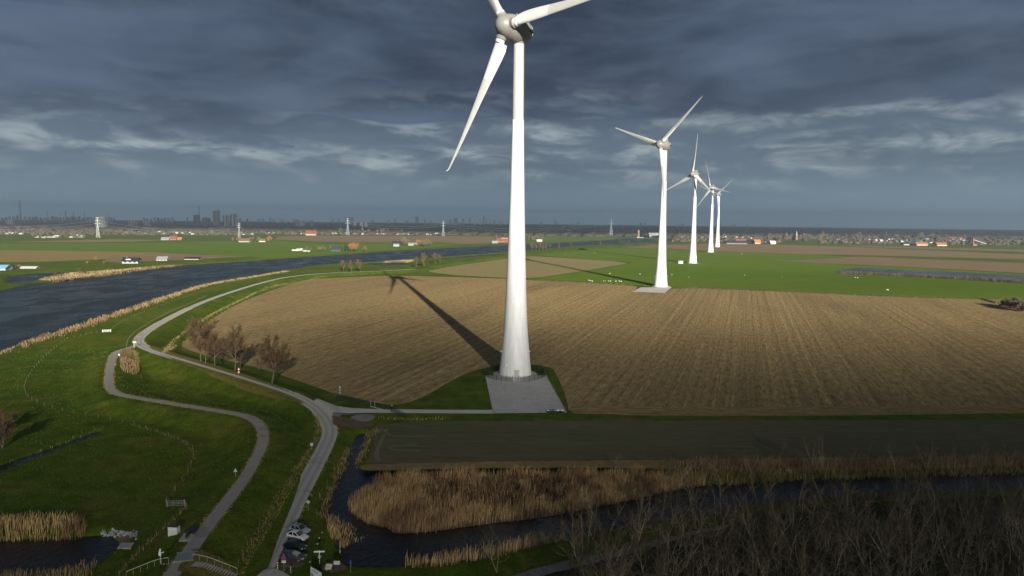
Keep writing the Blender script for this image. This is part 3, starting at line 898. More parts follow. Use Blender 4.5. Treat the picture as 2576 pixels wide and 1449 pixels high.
blades('ditch_grass', clumpy(q, .3, .8), 0.2, 0.6, 0.1, dry_mat, 'straw tufts along the thin ditch')
# pond side hedge of reeds
q = along([(2104, 690), (2231, 694), (2406, 703), (2576, 714), (2760, 724)], 1.5, 2.4, 5.5)
blades('reed_hedge', q, 3.0, 4.8, 0.20, hedge_mat, 'long brown reed hedge in front of the narrow pond')
# ragged verges of the two roads
for L, off, hw_ in ((ROADL, 2.15, 'road'), (CYCL, 1.4, 'cycle path')):
    Q = resample(L[L[:, 1] < 420], 1.0)
    T = np.gradient(Q[:, :2], axis=0)
    T /= np.linalg.norm(T, axis=1)[:, None] + 1e-9
    Nn = np.stack([T[:, 1], -T[:, 0]], 1)
    k = rng.integers(0, len(Q), len(Q) * 12)
    sg = rng.choice([-1, 1], len(k))[:, None]
    q = Q[k, :2] + T[k] * rng.uniform(-1, 1, (len(k), 1)) + Nn[k] * sg * (off + np.abs(rng.normal(0, .28, (len(k), 1))) - .12)
    blades('verge_tufts', q, 0.06, 0.22, 0.16, dry_mat, 'ragged grass along both edges of the %s' % hw_, lean=.35)
# tyre tracks in the seeded field and the headland of the ploughed field
for k, pts in enumerate(([(975, 1078), (972, 1086), (980, 1096), (1010, 1098), (1100, 1097)], [(962, 1096), (945, 1135), (944, 1152), (952, 1160)], [(968, 1092), (951, 1133), (949, 1150), (957, 1158)],
                         [(1050, 1120), (985, 1121), (978, 1127), (990, 1133), (1060, 1133)])):
    L = resample(chaikin(np.array([at(a, b, .05) for a, b in pts]), 3, False), 1.5)
    ribbon('tyre_track', L, .28, G['track'], 0.05, label='%s pale tyre track turning in the dark seeded field' % ['upper', 'left', 'second left', 'lower'][k], wob=.15)
sheet('headland', [(1440, 1043), (2032, 1046), (2576, 1038), (3000, 1031), (3000, 1012), (2576, 1018), (2032, 1024), (1600, 1024), (1445, 1018), (1434, 1030)], G['headland'], 0.058, 1, 'headland of the ploughed field along its near edge', jit=0.6)
# grass tufts on the near meadows and dyke slopes
tuft_mat = blade_mat('grass_tufts', (0.072, 0.108, 0.009), (0.060, 0.098, 0.008), (0.085, 0.10, 0.012), 0.3)
q = in_poly([(-20, 905), (170, 858), (330, 880), (480, 930), (700, 985), (800, 1050), (790, 1150), (700, 1300), (610, 1449), (-20, 1449)], 1.1, 1.0)
dr = np.min(np.hypot(q[:, None, 0] - CYCL[None, :, 0], q[:, None, 1] - CYCL[None, :, 1]), 1)
dr2 = np.min(np.hypot(q[:, None, 0] - ROADL[None, ::1, 0], q[:, None, 1] - ROADL[None, ::1, 1]), 1)
q = q[(dr > 3.0) & (dr2 > 3.6)]
q = clumpy(q, 0.09, .55, 4)
q = q[gh(q[:, 0], q[:, 1]) > -0.25]
blades('grass_tufts', q, 0.08, 0.22, 0.26, tuft_mat, 'rough grass tufts over the left meadows', lean=.3)



# ------------------------------------------------------------------ unseen clouds shaped to shade the land, and the haze
CLOUD_Z = 2500.0
COFF = SDIR[:2] / SDIR[2] * CLOUD_Z


def sst(x, a, b):
    t = np.clip((x - a) / (b - a), 0, 1)
    return t * t * (3 - 2 * t)


def ell(x, y, cx, cy, rx, ry, ang=0.0):
    c, s = math.cos(ang), math.sin(ang)
    u, v = ((x - cx) * c + (y - cy) * s) / rx, (-(x - cx) * s + (y - cy) * c) / ry
    return np.exp(-(u * u + v * v))


def wob(x, y, s, k):
    return (np.sin(x * s + k) * np.cos(y * s * 1.3 - k) + .5 * np.sin(x * s * 2.3 - y * s * 1.9 + 2 * k) + .25 * np.cos(x * s * 5.1 + y * s * 4.3 + k)) / 1.75


def tau_near(x, y):
    yy = y + 28 * wob(x, y, 0.012, 1.0)
    # the near bank of shade: its edge lies nearer on the left than on the right
    sh = np.interp(x, [-200, -130, -70, 0, 60, 120], [-60, -30, 25, 30, 10, 0])
    w = sst(x, 20, 110)
    t = (1 - w) * 2.55 * (1 - sst(yy, 110 + sh, 430 + sh)) + w * 3.7 * (1 - sst(yy, 168 + sh, 425 + sh))
    t += 1.0 * ell(x, y, -42, 375, 70, 50, 0.2) + 0.75 * ell(x, y, -85, 362, 42, 42)
    t += 0.3 * ell(x, y, -150, 230, 50, 50)
    t += 1.25 * ell(x, y, 430, 690, 230, 38, -0.12) + 0.5 * ell(x, y, 250, 560, 200, 40, -0.1)
    t += 0.35 * ell(x, y, -420, 560, 180, 120)
    t += 0.35 * ell(x, y, 330, 400, 120, 50)
    f = sst(x, -880, -700) * (1 - sst(x, 1300, 1480)) * sst(y, -290, -150) * (1 - sst(y, 1150, 1350))
    return np.maximum(t + 0.12 * wob(x, y, 0.02, 3) * (t > .15) - 0.06, 0) * f


def tau_far(x, y):
    edge = 2900 + 250 * wob(x, y, 0.0011, 2.0) + 0.10 * np.abs(x)
    t = 2.2 * sst(y, edge, edge + 500)
    f = sst(x, -9500, -8800) * (1 - sst(x, 8800, 9500)) * (1 - sst(y, 12500, 13500))
    return np.maximum(t + 0.5 * wob(x, y, 0.002, 5) * (t > .5) - .05, 0) * f


TH = 5.0                                       # metres of cloud per unit of shade
cm = bpy.data.materials.new('cloud')
cm.use_nodes = True
t_ = cm.node_tree
t_.nodes.clear()
pv = nd(t_, 'ShaderNodeVolumePrincipled', {'Color': (0.10, 0.105, 0.11, 1), 'Density': math.sin(SUN_EL) / TH, 'Anisotropy': 0.3})
t_.links.new(pv.outputs[0], nd(t_, 'ShaderNodeOutputMaterial').inputs[1])


def cloud(name, gx, gy, fn, label):  # out of view; its thickness follows the shade wanted on the ground
    X, Y = np.meshgrid(gx, gy)
    t = fn(X, Y)
    t[0, :] = t[-1, :] = 0
    t[:, 0] = t[:, -1] = 0
    ny, nx = t.shape
    idx = np.arange(nx * ny).reshape(ny, nx)
    cx, cy = X + COFF[0], Y + COFF[1]
    up = np.stack([cx, cy, CLOUD_Z + t * TH * .5], -1).reshape(-1, 3)
    dn = np.stack([cx, cy, CLOUD_Z - t * TH * .5], -1).reshape(-1, 3)
    low = np.where(t > 0, idx + nx * ny, idx)
    V = np.vstack([up, dn])
    live = (np.maximum.reduce([t[:-1, :-1], t[1:, :-1], t[:-1, 1:], t[1:, 1:]]) > 0)
    A = np.stack([idx[:-1, :-1], idx[:-1, 1:], idx[1:, 1:], idx[1:, :-1]], -1)[live]
    B = np.stack([low[:-1, :-1], low[1:, :-1], low[1:, 1:], low[:-1, 1:]], -1)[live]
    Q = np.vstack([A, B])
    used, inv = np.unique(Q, return_inverse=True)
    me = fast_mesh(name, V[used], inv.reshape(Q.shape), cm, 4, False)
    return tag(obj(name, me), label, None, None, 'stuff')


cloud('cloud', np.arange(-900, 1501, 24.0), np.arange(-300, 1376, 18.0), tau_near, 'unseen thin cloud bank shaped to shade the near fields')
cloud('cloud', np.arange(-9600, 9601, 200.0), np.arange(2600, 13601, 150.0), tau_far, 'unseen cloud bank shaped to shade the distant land')

hz = bpy.data.materials.new('haze')
hz.use_nodes = True
t_ = hz.node_tree
t_.nodes.clear()
pv = nd(t_, 'ShaderNodeVolumePrincipled', {'Color': (0.70, 0.86, 1.0, 1), 'Density': 0.000095, 'Anisotropy': 0.35})
t_.links.new(pv.outputs[0], nd(t_, 'ShaderNodeOutputMaterial').inputs[1])
b = MB()
b.box((0, 0, -5), (28000, 28000, 245))
tag(b.build('haze', hz), 'thin blue haze over the flat land', None, None, 'stuff')


# ------------------------------------------------------------------ wind turbines
def tower_mat():
    m, t, b = new_mat('tower_concrete')
    p = nd(t, 'ShaderNodeTexCoord').outputs['Object']
    z = nd(t, 'ShaderNodeSeparateXYZ', {0: p}).outputs[2]
    ring = mth(t, 'PINGPONG', z, 1.9)
    f = mrange(t, ring, 0.0, 0.06, 0.78, 1.0)
    f = mth(t, 'MULTIPLY', f, mrange(t, noise(t, nd(t, 'ShaderNodeVectorMath', {0: p, 1: (1, 1, .1)}, operation='MULTIPLY').outputs[0], 0.9, 5.0, 0.7), 0.3, 0.7, 0.88, 1.05))
    t.links.new(nd(t, 'ShaderNodeVectorMath', {0: (0.72, 0.725, 0.71), 3: f}, operation='SCALE').outputs[0], b.inputs['Base Color'])
    b.inputs['Roughness'].default_value = 0.5
    return m


tower_paint = tower_mat()
TPROF = [(6.4, 0), (6.15, 2.5), (5.55, 8), (4.97, 14.6), (4.62, 19), (4.3, 25), (4.0, 31), (3.75, 38), (3.25, 53), (2.8, 68), (2.45, 83), (2.18, 98)]
UPROF = [(2.17, 98.1), (2.08, 112), (1.97, 126)]
TOWER_ME = MB().lathe(TPROF, 64).mesh('tower', tower_paint, True)
UPPER_ME = MB().lathe(UPROF, 48).mesh('upper_section', grey_paint, True)
YAW_ME = MB().lathe([(2.02, 125.6), (2.25, 125.9), (2.25, 126.3), (2.05, 126.4), (2.3, 128.2)], 40).mesh('yaw_bearing', hub_paint, True)
FOUND_ME = MB().lathe([(8.6, 0.05), (8.6, 0.35), (8.45, 0.42), (6.2, 0.45)], 64, cap=False).mesh('foundation', concrete, True)


def egg(s0, s1, n=14):
    P = [(0, 0), (.4, 1.55), (1.2, 2.6), (2.4, 3.45), (4, 4.1), (6, 4.6), (8, 4.92), (10, 5.0), (12, 4.72), (14, 4.0), (15.6, 3.15), (16.8, 2.2), (17.6, 1.2), (17.95, 0)]
    s = np.array([p[0] for p in P])
    r = np.array([p[1] for p in P])
    q = np.unique(np.r_[np.linspace(s0, s1, n), s[(s > s0) & (s < s1)]])
    return [(max(0.02, float(np.interp(x, s, r))), float(x)) for x in q]


HUB_ME = MB().lathe(egg(0, 6.7), 48).mesh('hub', hub_paint, True)
NAC_ME = MB().lathe(egg(6.85, 17.95), 48).mesh('nacelle', hub_paint, True)
SEAM_ME = MB().lathe([(4.45, 6.6), (4.45, 7.0)], 40).mesh('rotor_gap', black, True)
REAR_ME = MB().lathe([(3.22, 15.62), (3.26, 15.7), (2.28, 16.82), (2.2, 16.85)], 40, cap=False).mesh('rear_vent_ring', white_paint, True)


def blade_mesh(name, st, m, n=18):
    """st: (r, chord, thickness, twist deg, roundness, bend)"""
    V, Fq = [], []
    for r, c, th, tw, rd, bend in st:
        a = -math.radians(tw)
        for k in range(n):
            f = 2 * math.pi * k / n
            xa = c * (0.22 - 0.5 * math.cos(f))
            ya = th / 2 * math.sin(f) * (1 - .55 * (1 - math.cos(f)) / 2)
            xc, yc = -c / 2 * math.cos(f), c / 2 * math.sin(f)
            x, y = xa * (1 - rd) + xc * rd, ya * (1 - rd) + yc * rd
            V.append((x * math.cos(a) - y * math.sin(a), x * math.sin(a) + y * math.cos(a) + bend, r))
    for i in range(len(st) - 1):
        for k in range(n):
            Fq.append((i * n + k, i * n + (k + 1) % n, (i + 1) * n + (k + 1) % n, (i + 1) * n + k))
    b = MB().add(V, Fq)
    b.f += [tuple(range(n - 1, -1, -1)), tuple((len(st) - 1) * n + k for k in range(n))]
    return b.mesh(name, m, True)


BL_IN = blade_mesh('blade', [(4.6, 3.5, 3.5, 20, 1, 0), (6.2, 3.5, 3.4, 20, .9, 0), (6.3, 4.9, 2.9, 20, .15, 0), (8.5, 5.3, 2.5, 19, 0, 0), (12, 5.1, 2.0, 16, 0, 0), (16, 4.6, 1.6, 13, 0, 0),
                             (20.5, 4.0, 1.3, 11, 0, 0)], white_paint)
BL_OUT = blade_mesh('outer_section', [(20.55, 3.96, 1.27, 11, 0, 0), (28, 3.15, 0.95, 8, 0, .1), (36, 2.45, .68, 5.5, 0, .3), (44, 1.85, .46, 3.5, 0, .6), (51, 1.3, .3, 2, 0, 1.0), (56, .85, .2, 1, 0, 1.35),
                                      (57.6, .62, .16, 0, 0, 1.45), (58.4, .4, .12, 0, 0, 1.9), (58.7, .25, .1, 0, 0, 2.5)], blade_grey)
BL_COL = MB().lathe([(1.98, 3.0), (1.98, 4.75)], 32).mesh('root_collar', hub_paint, True)


def turbine(px, py, yaw, spin, label, near=False):
    p = at(px, py, 0)
    p[2] = 0
    T = thing('wind_turbine', label, 'wind turbine', p, 0, 'row of wind turbines in the fields')
    obj('tower', TOWER_ME, T)
    obj('upper_section', UPPER_ME, T)
    obj('foundation', FOUND_ME, T)
    obj('yaw_bearing', YAW_ME, T)
    tilt = R(3)
    n = Vector((-math.sin(yaw) * math.cos(tilt), -math.cos(yaw) * math.cos(tilt), math.sin(tilt)))
    u = Vector((math.cos(yaw), -math.sin(yaw), 0))
    v = n.cross(u)
    if v.z < 0:
        v = -v
    hub = Vector((0, 0, 130.6)) + n * 7.0
    nose = hub + n * 4.4
    w = (-n)
    M = Matrix((u.to_4d(), v.to_4d(), w.to_4d(), (0, 0, 0, 1))).transposed()
    M = Matrix(((u.x, v.x, w.x, nose.x), (u.y, v.y, w.y, nose.y), (u.z, v.z, w.z, nose.z), (0, 0, 0, 1)))
    h = obj('hub', HUB_ME, T)
    h.matrix_local = M
    nac = obj('nacelle', NAC_ME, T)
    nac.matrix_local = M
    obj('rotor_gap', SEAM_ME, nac)
    obj('rear_vent_ring', REAR_ME, nac)
    # cooler, rail and lightning hoops on the roof of the nacelle (local: y up, z along the axis)
    g = MB()
    for k in range(9):
        g.box((-1.3 + k * .32, 5.0, 11.2), (.16, .9, 1.2))
    g.box((0, 5.55, 11.2), (3.0, .12, 1.3))
    g.box((0, 4.7, 11.2), (3.0, .3, 1.3))
    g.build('roof_cooler', steel, nac)
    for sx in (-1.7, 1.75):
        g = MB()
        pts = [(sx + .32 * math.cos(a), 5.9 + .75 * math.sin(a), 11.6) for a in np.linspace(-math.pi / 2, 1.5 * math.pi, 13)]
        for a, b in zip(pts[:-1], pts[1:]):
            g.tube(a, b, .07, n=5)
        g.tube((sx, 4.5, 11.6), (sx, 5.2, 11.6), .08, n=5)
        g.build('lightning_hoop', steel, nac)
        MB().lathe([(.02, 5.0), (.28, 5.1), (.3, 5.4), (.15, 5.6), (.02, 5.62)], 10, Matrix.Translation((sx * 1.12, 0, 10.6)) @ Matrix.Rotation(-math.pi / 2, 4, 'X')).build('beacon', white, nac, True)
    for k in range(2):
        MB().box((4.3 - k * .05, -.4, 12.2 + k * 1.5), (.5, 1.3, 1.0), .0).build('side_hatch', black, nac)
    for k in range(3):
        al = spin + k * 2 * math.pi / 3
        d = u * math.cos(al) + v * math.sin(al)
        x = -(u * math.sin(al) - v * math.cos(al))
        y = n
        B = Matrix(((x.x, y.x, d.x, hub.x), (x.y, y.y, d.y, hub.y), (x.z, y.z, d.z, hub.z), (0, 0, 0, 1)))
        b = obj('blade', BL_IN, T)
        b.matrix_local = B
        obj('outer_section', BL_OUT, b)
        obj('root_collar', BL_COL, b)
    # door facing the pad
    g = MB()
    g.box((0.6, -6.28, .45), (1.15, .5, 2.3))
    dr = g.build('door', steel, T)
    g = MB()
    for k in range(8):
        a0, a1 = math.pi * k / 8, math.pi * (k + 1) / 8
        g.tube((.6 + .95 * math.cos(a0), -6.75, 2.7 + .55 * math.sin(a0)), (.6 + .95 * math.cos(a1), -6.75, 2.7 + .55 * math.sin(a1)), .06, n=5)
    g.box((.6, -6.5, 3.15), (1.9, .9, .06))
    for sx in (-.36, 1.56):
        g.tube((sx, -6.95, .45), (sx, -6.95, 2.7), .06, n=5)
    g.build('canopy', steel, dr)
    for k in range(3):
        MB().box((.6, -7.3 - .35 * k, 0.05), (1.5, .34, .42 - .13 * k)).build('step', steel, dr)
    MB().box((-3.6, -4.9, 4.6), (.7, .3, .45), math.atan2(-3.6, 4.9) * -1).build('number_plate', white, T)
    for sx in (-1, 1):
        MB().box((sx * 5.6, -.6, 9.4), (.45, .25, .25)).build('side_lamp', white, T)
    return T


turbine(1296, 943, R(44), R(2), 'nearest and largest white wind turbine, standing on the ploughed field')
turbine(1662, 721, R(52), R(40), 'second wind turbine, at the edge of the bright green field')
turbine(1742, 662, R(56), R(84), 'third wind turbine, with one blade straight up and a white box left of its foot')
turbine(1787, 634.5, R(62), R(108), 'fourth wind turbine, on the far edge of the green field')
turbine(1804, 621.5, R(56), R(38), 'farthest and smallest wind turbine, standing on the brown field')

# ring fence around the nearest turbine
T1 = at(1296, 943, 0)
fr = thing('ring_fence', 'dark green mesh fence in a ring around the foot of the nearest turbine', 'fence', (T1[0], T1[1], 0.05))
NP = 34
POST = MB().box((0, 0, 0), (.09, .09, 2.35)).mesh('post', dark_green)
seg = 2 * 11.8 * math.sin(math.pi / NP)
g = MB()
for k in range(13):
    g.box((-seg / 2 + seg * (k + .5) / 13, 0, .1), (.022, .022, 2.0))
for z in (.12, 1.1, 2.05):
    g.box((0, 0, z), (seg, .03, .04))
PANEL = g.mesh('panel', dark_green)
for k in range(NP):
    a = -math.pi / 2 + 2 * math.pi * (k + .5) / NP
    obj('post', POST, fr, (11.8 * math.cos(a), 11.8 * math.sin(a), 0), a)
    a2 = a + math.pi / NP
    if k != NP - 1:
        rr_ = 11.8 * math.cos(math.pi / NP)
        obj('panel', PANEL, fr, (rr_ * math.cos(a2), rr_ * math.sin(a2), 0), a2 + math.pi / 2)
gt = thing('mesh_gate', 'steel double gate in the ring fence before the turbine door', 'gate', (T1[0] + .3, T1[1] - 11.75, 0.05))
for sx in (-1.15, 1.15):
    MB().box((sx, 0, 0), (.14, .14, 2.5)).build('post', steel, gt)
for sx in (-.55, .55):
    g = MB()
    for z in (.15, 1.9):
        g.box((sx, 0, z), (1.05, .06, .07))
    for q in (-.5, -.25, 0, .25, .5):
        g.box((sx + q, 0, .2), (.04, .04, 1.75))
    g.build('leaf', steel, gt)
# the row of dark crates with pale lids on the pad
bins = [offwhite, timber, simple('brown_lid', (.16, .10, .07), .8), simple('blue_lid', (.25, .32, .45), .6), white, wood_pale, white]
for k in range(7):
    p = at(1379 + k * 6.1, 1037.2, 0.1)
    c = thing('ballast_block', '%s dark block in the row of seven on the crane pad' % ['leftmost', 'second from left', 'third from left', 'middle one', 'third from right', 'second from right', 'rightmost'][k],
              'block', p, random.uniform(-.1, .1), 'seven dark blocks on the crane pad')
    MB().box((0, 0, 0), (.72, .8, .55)).build('block', black, c)
    MB().box((0, 0, .55), (.66, .74, .22 + .1 * (k % 3)), top=.9).build('lid', bins[k], c)
cb = at(1711.5, 663, 0)
c = thing('transformer_cabin', 'small pale box shaped cabin left of the third turbine', 'cabin', (cb[0], cb[1], 0.1), 0.1)
MB().box((0, 0, 0), (6.5, 4, 3.6)).build('wall', offwhite, c)
MB().box((0, 0, 3.6), (6.8, 4.3, .25)).build('roof', concrete, c)
MB().box((1.6, -2.03, 0), (1.4, .08, 2.3)).build('door', steel, c)
sheet('hardstanding', [(1590, 734), (1612, 723), (1690, 722.5), (1672, 737)], G['pad'], 0.12, 0, 'grey paved pad in front of the second turbine')


# ------------------------------------------------------------------ trees
def seg_mesh(name, segs, n, m):
    A = np.array([np.r_[s[0], s[1], s[2], s[3]] for s in segs], float)
    p0, p1, r0, r1 = A[:, :3], A[:, 3:6], A[:, 6], A[:, 7]
    d = p1 - p0
    d /= np.linalg.norm(d, axis=1)[:, None] + 1e-9
    ref = np.where(np.abs(d[:, 2:3]) < .9, [[0, 0, 1.0]], [[1.0, 0, 0]])
    u = np.cross(d, ref)
    u /= np.linalg.norm(u, axis=1)[:, None] + 1e-9
    w = np.cross(d, u)
    V = []
    for p, r in ((p0, r0), (p1, r1)):
        for k in range(n):
            a = 2 * math.pi * k / n
            V.append(p + (u * math.cos(a) + w * math.sin(a)) * r[:, None])
    V = np.stack(V, 1).reshape(-1, 3)
    b = np.arange(len(A))[:, None] * 2 * n
    Q = np.concatenate([b + np.array([[k, (k + 1) % n, n + (k + 1) % n, n + k]]) for k in range(n)], 0)
    return fast_mesh(name, V, Q, m, 4, False)


def grow(seed, H, r0, stems=1, prim=10, start=.35, ang=40, ratio=.42, sub=6, twigs=5, up=.25, lean=0.0, tw=.016, wig=.12):
    rs = np.random.default_rng(seed)
    trunk, tws = [], []

    def unit(v):
        return v / (np.linalg.norm(v) + 1e-9)

    def side(d, a):
        ax = unit(np.cross(d, unit(rs.normal(size=3))))
        return unit(d * math.cos(a) + ax * math.sin(a))

    def limb(p, d, L, r, nseg, wg, upb, store, rend=.35):
        pts = [(p, r)]
        for i in range(nseg):
            d = unit(d + rs.normal(0, wg, 3) + np.array([0, 0, upb]))
            q = p + d * L / nseg
            rr = r * (1 - (1 - rend) * (i + 1) / nseg)
            store.append((p, q, pts[-1][1], rr))
            p = q
            pts.append((p, rr))
        return pts, d

    for s in range(stems):
        d = unit(np.array([rs.normal(0, .12 * (stems > 1) + .03) + lean, rs.normal(0, .12 * (stems > 1) + .03), 1.0]))
        h = H * rs.uniform(.8, 1.0) if stems > 1 else H
        pts, _ = limb(np.zeros(3) - np.array([0, 0, .3]), d, h * .9, r0 * rs.uniform(.75, 1), 9, wig * .5, .03, trunk, .12)
        for k in range(prim):
            f = start + (1 - start) * (k + rs.uniform(0, .8)) / prim
            i = min(int(f * 9), 8)
            q = pts[i][0] + (pts[i + 1][0] - pts[i][0]) * (f * 9 - i)
            dd = unit(pts[i + 1][0] - pts[i][0])
            L = H * ratio * (1.15 - f * .75) * rs.uniform(.7, 1.15)
            bp, _ = limb(q, side(dd, R(ang) * rs.uniform(.7, 1.2)), L, pts[i][1] * .55, 4, wig, up * .5, trunk, .3)
            for s2 in range(sub):
                g = rs.uniform(.25, 1.0)
                j = min(int(g * 4), 3)
                e = bp[j][0] + (bp[j + 1][0] - bp[j][0]) * (g * 4 - j)
                d2 = unit(bp[j + 1][0] - bp[j][0])
                sp, d3 = limb(e, side(d2, R(rs.uniform(20, 50))), L * rs.uniform(.3, .55), max(tw * 1.5, bp[j][1] * .45), 3, wig, up * .4, tws, .5)
                for t3 in range(twigs):
                    j3 = rs.integers(0, 4)
                    limb(sp[j3][0], side(d3, R(rs.uniform(15, 55))), L * rs.uniform(.12, .3), tw, 2, wig, up * .3, tws, .5)
    return trunk, tws


def tree_proto(name, seed, bk, tg, label, cat, group, **kw):
    tr, tw = grow(seed, **kw)
    T = thing(name, label, cat, group=group)
    obj('trunk', seg_mesh('trunk', tr, 5, bk), T)
    obj('crown', seg_mesh('crown', tw, 3, tg), T)
    return freeze(T)


class Stand:
    """prototypes of one kind; each is used itself first and copied afterwards"""
    def __init__(s, protos):
        s.p, s.used, s.k = protos, set(), 0

    def put(s, loc, sc=1.0, label=None, group=None, rz=None, which=None):
        i = (s.k if which is None else which) % len(s.p)
        s.k += 1
        rz = random.uniform(0, 6.28) if rz is None else rz
        o = s.p[i]
        if i in s.used:
            return dup(o, loc, rz, sc, label, group)
        s.used.add(i)
        o.location = tuple(map(float, loc))
        o.rotation_euler = (0, 0, rz)
        o.scale = (sc, sc, sc)
        return tag(o, label, None, group)


WL = 'bare thin-stemmed tree among many in the dark wood at lower right'
WG = 'bare trees crowding the wood at lower right'
wood_st = Stand([tree_proto('bare_tree', 20 + k, bark_pale, (twig_grey, twig_olive, twig_grey)[k % 3], WL, 'tree', WG, H=13.5, r0=.19, stems=1 + k % 3, prim=10 - 2 * (k % 3), start=.28, ang=48, ratio=.38, sub=6, twigs=4, up=.2, tw=.019, wig=.2)
                 for k in range(6)])
pts = []
Pw = np.array([at(a, b, 0)[:2] for a, b in [(1395, 1490), (1500, 1450), (1640, 1418), (1830, 1372), (2032, 1330), (2285, 1305), (2576, 1288), (2750, 1280)]])
Pw = np.vstack([Pw, [[92, 84], [6, 84]]])
lo, hi = Pw.min(0), Pw.max(0)
tries = 0
while len(pts) < 215 and tries < 30000:
    tries += 1
    q = rng.uniform(lo, hi)
    if poly_sd(q[:1], q[1:], Pw)[0] < 0 and abs(q[0]) < .80 * q[1] + 2 and all((q[0] - a) ** 2 + (q[1] - b) ** 2 > 7.5 for a, b in pts):
        pts.append(tuple(q))
for x, y in pts:
    wood_st.put((x, y, .05), random.uniform(.50, .92) if random.random() < .8 else random.uniform(.92, 1.1), WL, WG)
EL = 'taller pale branching tree on the water side of the wood'
EG = 'pale trees on the bank in front of the black water'
for px, py, sc in ((1250, 1440, .62), (1478, 1400, .85), (1528, 1375, 1.0), (1596, 1372, 1.05), (1660, 1345, .95), (1748, 1330, 1.0), (1700, 1342, .8), (1810, 1305, .95), (1905, 1290, .9), (1432, 1425, .7), (2010, 1275, .85)):
    wood_st.put(on(px, py), sc, EL, EG)
BLb = 'low bare willow on the far side of the black water at right'
BGp = 'bare willows on the back bank at right'
for px, py, sc in ((1545, 1178, .35), (1880, 1192, .5), (1960, 1188, .62), (2040, 1186, .72), (2070, 1184, .7), (2180, 1180, .68), (2250, 1184, .6), (2330, 1182, .72), (2400, 1180, .66), (2470, 1178, .72), (2540, 1176, .62), (1780, 1200, .45), (2140, 1186, .6), (1680, 1195, .42)):
    wood_st.put(on(px, py), sc, BLb, BGp)

brown = Stand([tree_proto('bare_tree', 40 + k, bark, twig_brown, 'x', 'tree', None, H=14, r0=.30, prim=15, start=.20, ang=46, ratio=.45, sub=11, twigs=11, up=.3, lean=.12 * (k % 2), tw=.050) for k in range(4)])
TG = 'brown bare trees between road and ploughed field'
for i, (px, py, tx, ty, lab, rz) in enumerate((
        (505, 909, 515, 812, 'leftmost tall brown bare tree between road and ploughed field', 0.3),
        (517, 913, 552, 818, 'brown bare tree leaning right, second from left by the field', 0.0),
        (540, 920, 578, 850, 'low leaning brown tree left of the middle one by the field', 0.2),
        (591, 932, 604, 832, 'middle upright brown bare tree behind the red triangle sign', 2.0),
        (604, 930, 640, 868, 'low spreading brown tree just right of the middle one', 0.4),
        (651, 931, 652, 868, 'small dense brown tree left of the rightmost by the field', 1.0),
        (684, 964, 702, 858, 'rightmost broad brown bare tree by the road and ploughed field', 1.2))):
    p = on(px, py)
    hgt = (py - ty) * mpp(p) * 1.03
    brown.put(p, hgt / 13.0, lab, TG, rz)
MB_ = Stand([tree_proto('bare_shrub', 60 + k, bark, twig_brown, 'x', 'shrub', None, H=5, r0=.10, stems=5, prim=6, start=.15, ang=40, ratio=.45, sub=5, twigs=6, up=.2, tw=.03) for k in range(2)])
for px, py, sc, lab in ((6, 1128, 1.9, 'dark bare shrub cut by the left edge of the picture'), (36, 1062, .75, 'smaller dark bare bush near the left edge'), (-14, 1100, 1.7, 'dark bare shrub half outside the left edge')):
    MB_.put(on(px, py), sc, lab, 'dark shrubs at the left edge')
for k, (px, py, sc) in enumerate(((1075, 1240, .45), (1150, 1235, .5), (1230, 1228, .5), (1300, 1240, .55), (1380, 1235, .5), (1180, 1268, .5), (1290, 1270, .5), (1040, 1240, .4), (1420, 1252, .45), (1350, 1212, .4))):
    p = at(px, py, -.7)
    MB_.put(p, sc, 'low dark red brown bush growing among the reeds', 'dark bushes in the reed bed')
# river bank trees, far
far_br = Stand([tree_proto('bare_tree', 80 + k, bark, twig_brown, 'x', 'tree', None, H=12, r0=.3, prim=11, start=.25, ang=42, ratio=.42, sub=8, twigs=8, up=.3, tw=.15) for k in range(3)])
olive = Stand([tree_proto('distant_tree', 90 + k, bark, twig_olive, 'x', 'tree', None, H=12, r0=.3, prim=12, start=.15, ang=50, ratio=.46, sub=8, twigs=7, up=.2, tw=.26) for k in range(3)])
orange = Stand([tree_proto('orange_willow', 95, bark, twig_orange, 'x', 'tree', None, H=10, r0=.3, prim=12, start=.12, ang=55, ratio=.5, sub=9, twigs=8, up=.15, tw=.26)])
for st, pts_, lab, grp in (
        (far_br, [(865, 683, 656), (884, 684, 657), (906, 684, 654)], 'one of three slim bare trees on the dyke left of the tower', 'three bare trees left of the inlet'),
        (far_br, [(1047, 673, 647), (1067, 671, 638), (1097, 664, 638), (1107, 661, 640)], 'bare tree on the dyke at the inlet left of the tower', 'bare trees at the inlet'),
        (far_br, [(1340, 631.5, 613), (1348, 631, 614), (1357, 630.5, 613), (1366, 630, 612), (1374, 629.5, 613), (1383, 628, 615), (1405, 626.5, 614), (1438, 622.5, 611), (1510, 617, 606.5), (1560, 613.5, 603), (1570, 613, 604), (1580, 613, 603.5), (1652, 609, 601)],
         'small bare tree in the dyke row right of the tower', 'bare trees along the river dyke right of the tower')):
    for px, py, ty in pts_:
        p = on(px, py)
        st.put(p, max(3.5, (py - ty) * mpp(p)) / 11.5, lab, grp)
thick = Stand([tree_proto('thicket_bush', 70 + k, bark, twig_olive, 'x', 'bush', None, H=6, r0=.10, stems=6, prim=7, start=.04, ang=55, ratio=.5, sub=7, twigs=8, up=.15, tw=.085) for k in range(2)])
for px, py, sc, lab in ((2524, 771, .9, 'left end of the dense brown thicket at the right edge'), (2533, 772, 1.2, 'second bush of the brown thicket at the right edge'), (2543, 776, 1.35, 'third bush of the brown thicket at the right edge'), (2553, 777, 1.5, 'tallest bush of the brown thicket at the right edge'),
                        (2562, 781, 1.4, 'bush right of the tallest one in the thicket at the right edge'), (2572, 784, 1.4, 'brown thicket bush cut by the right edge of the picture')):
    thick.put(at(px, py, 0), sc, lab, 'thicket at the right edge')
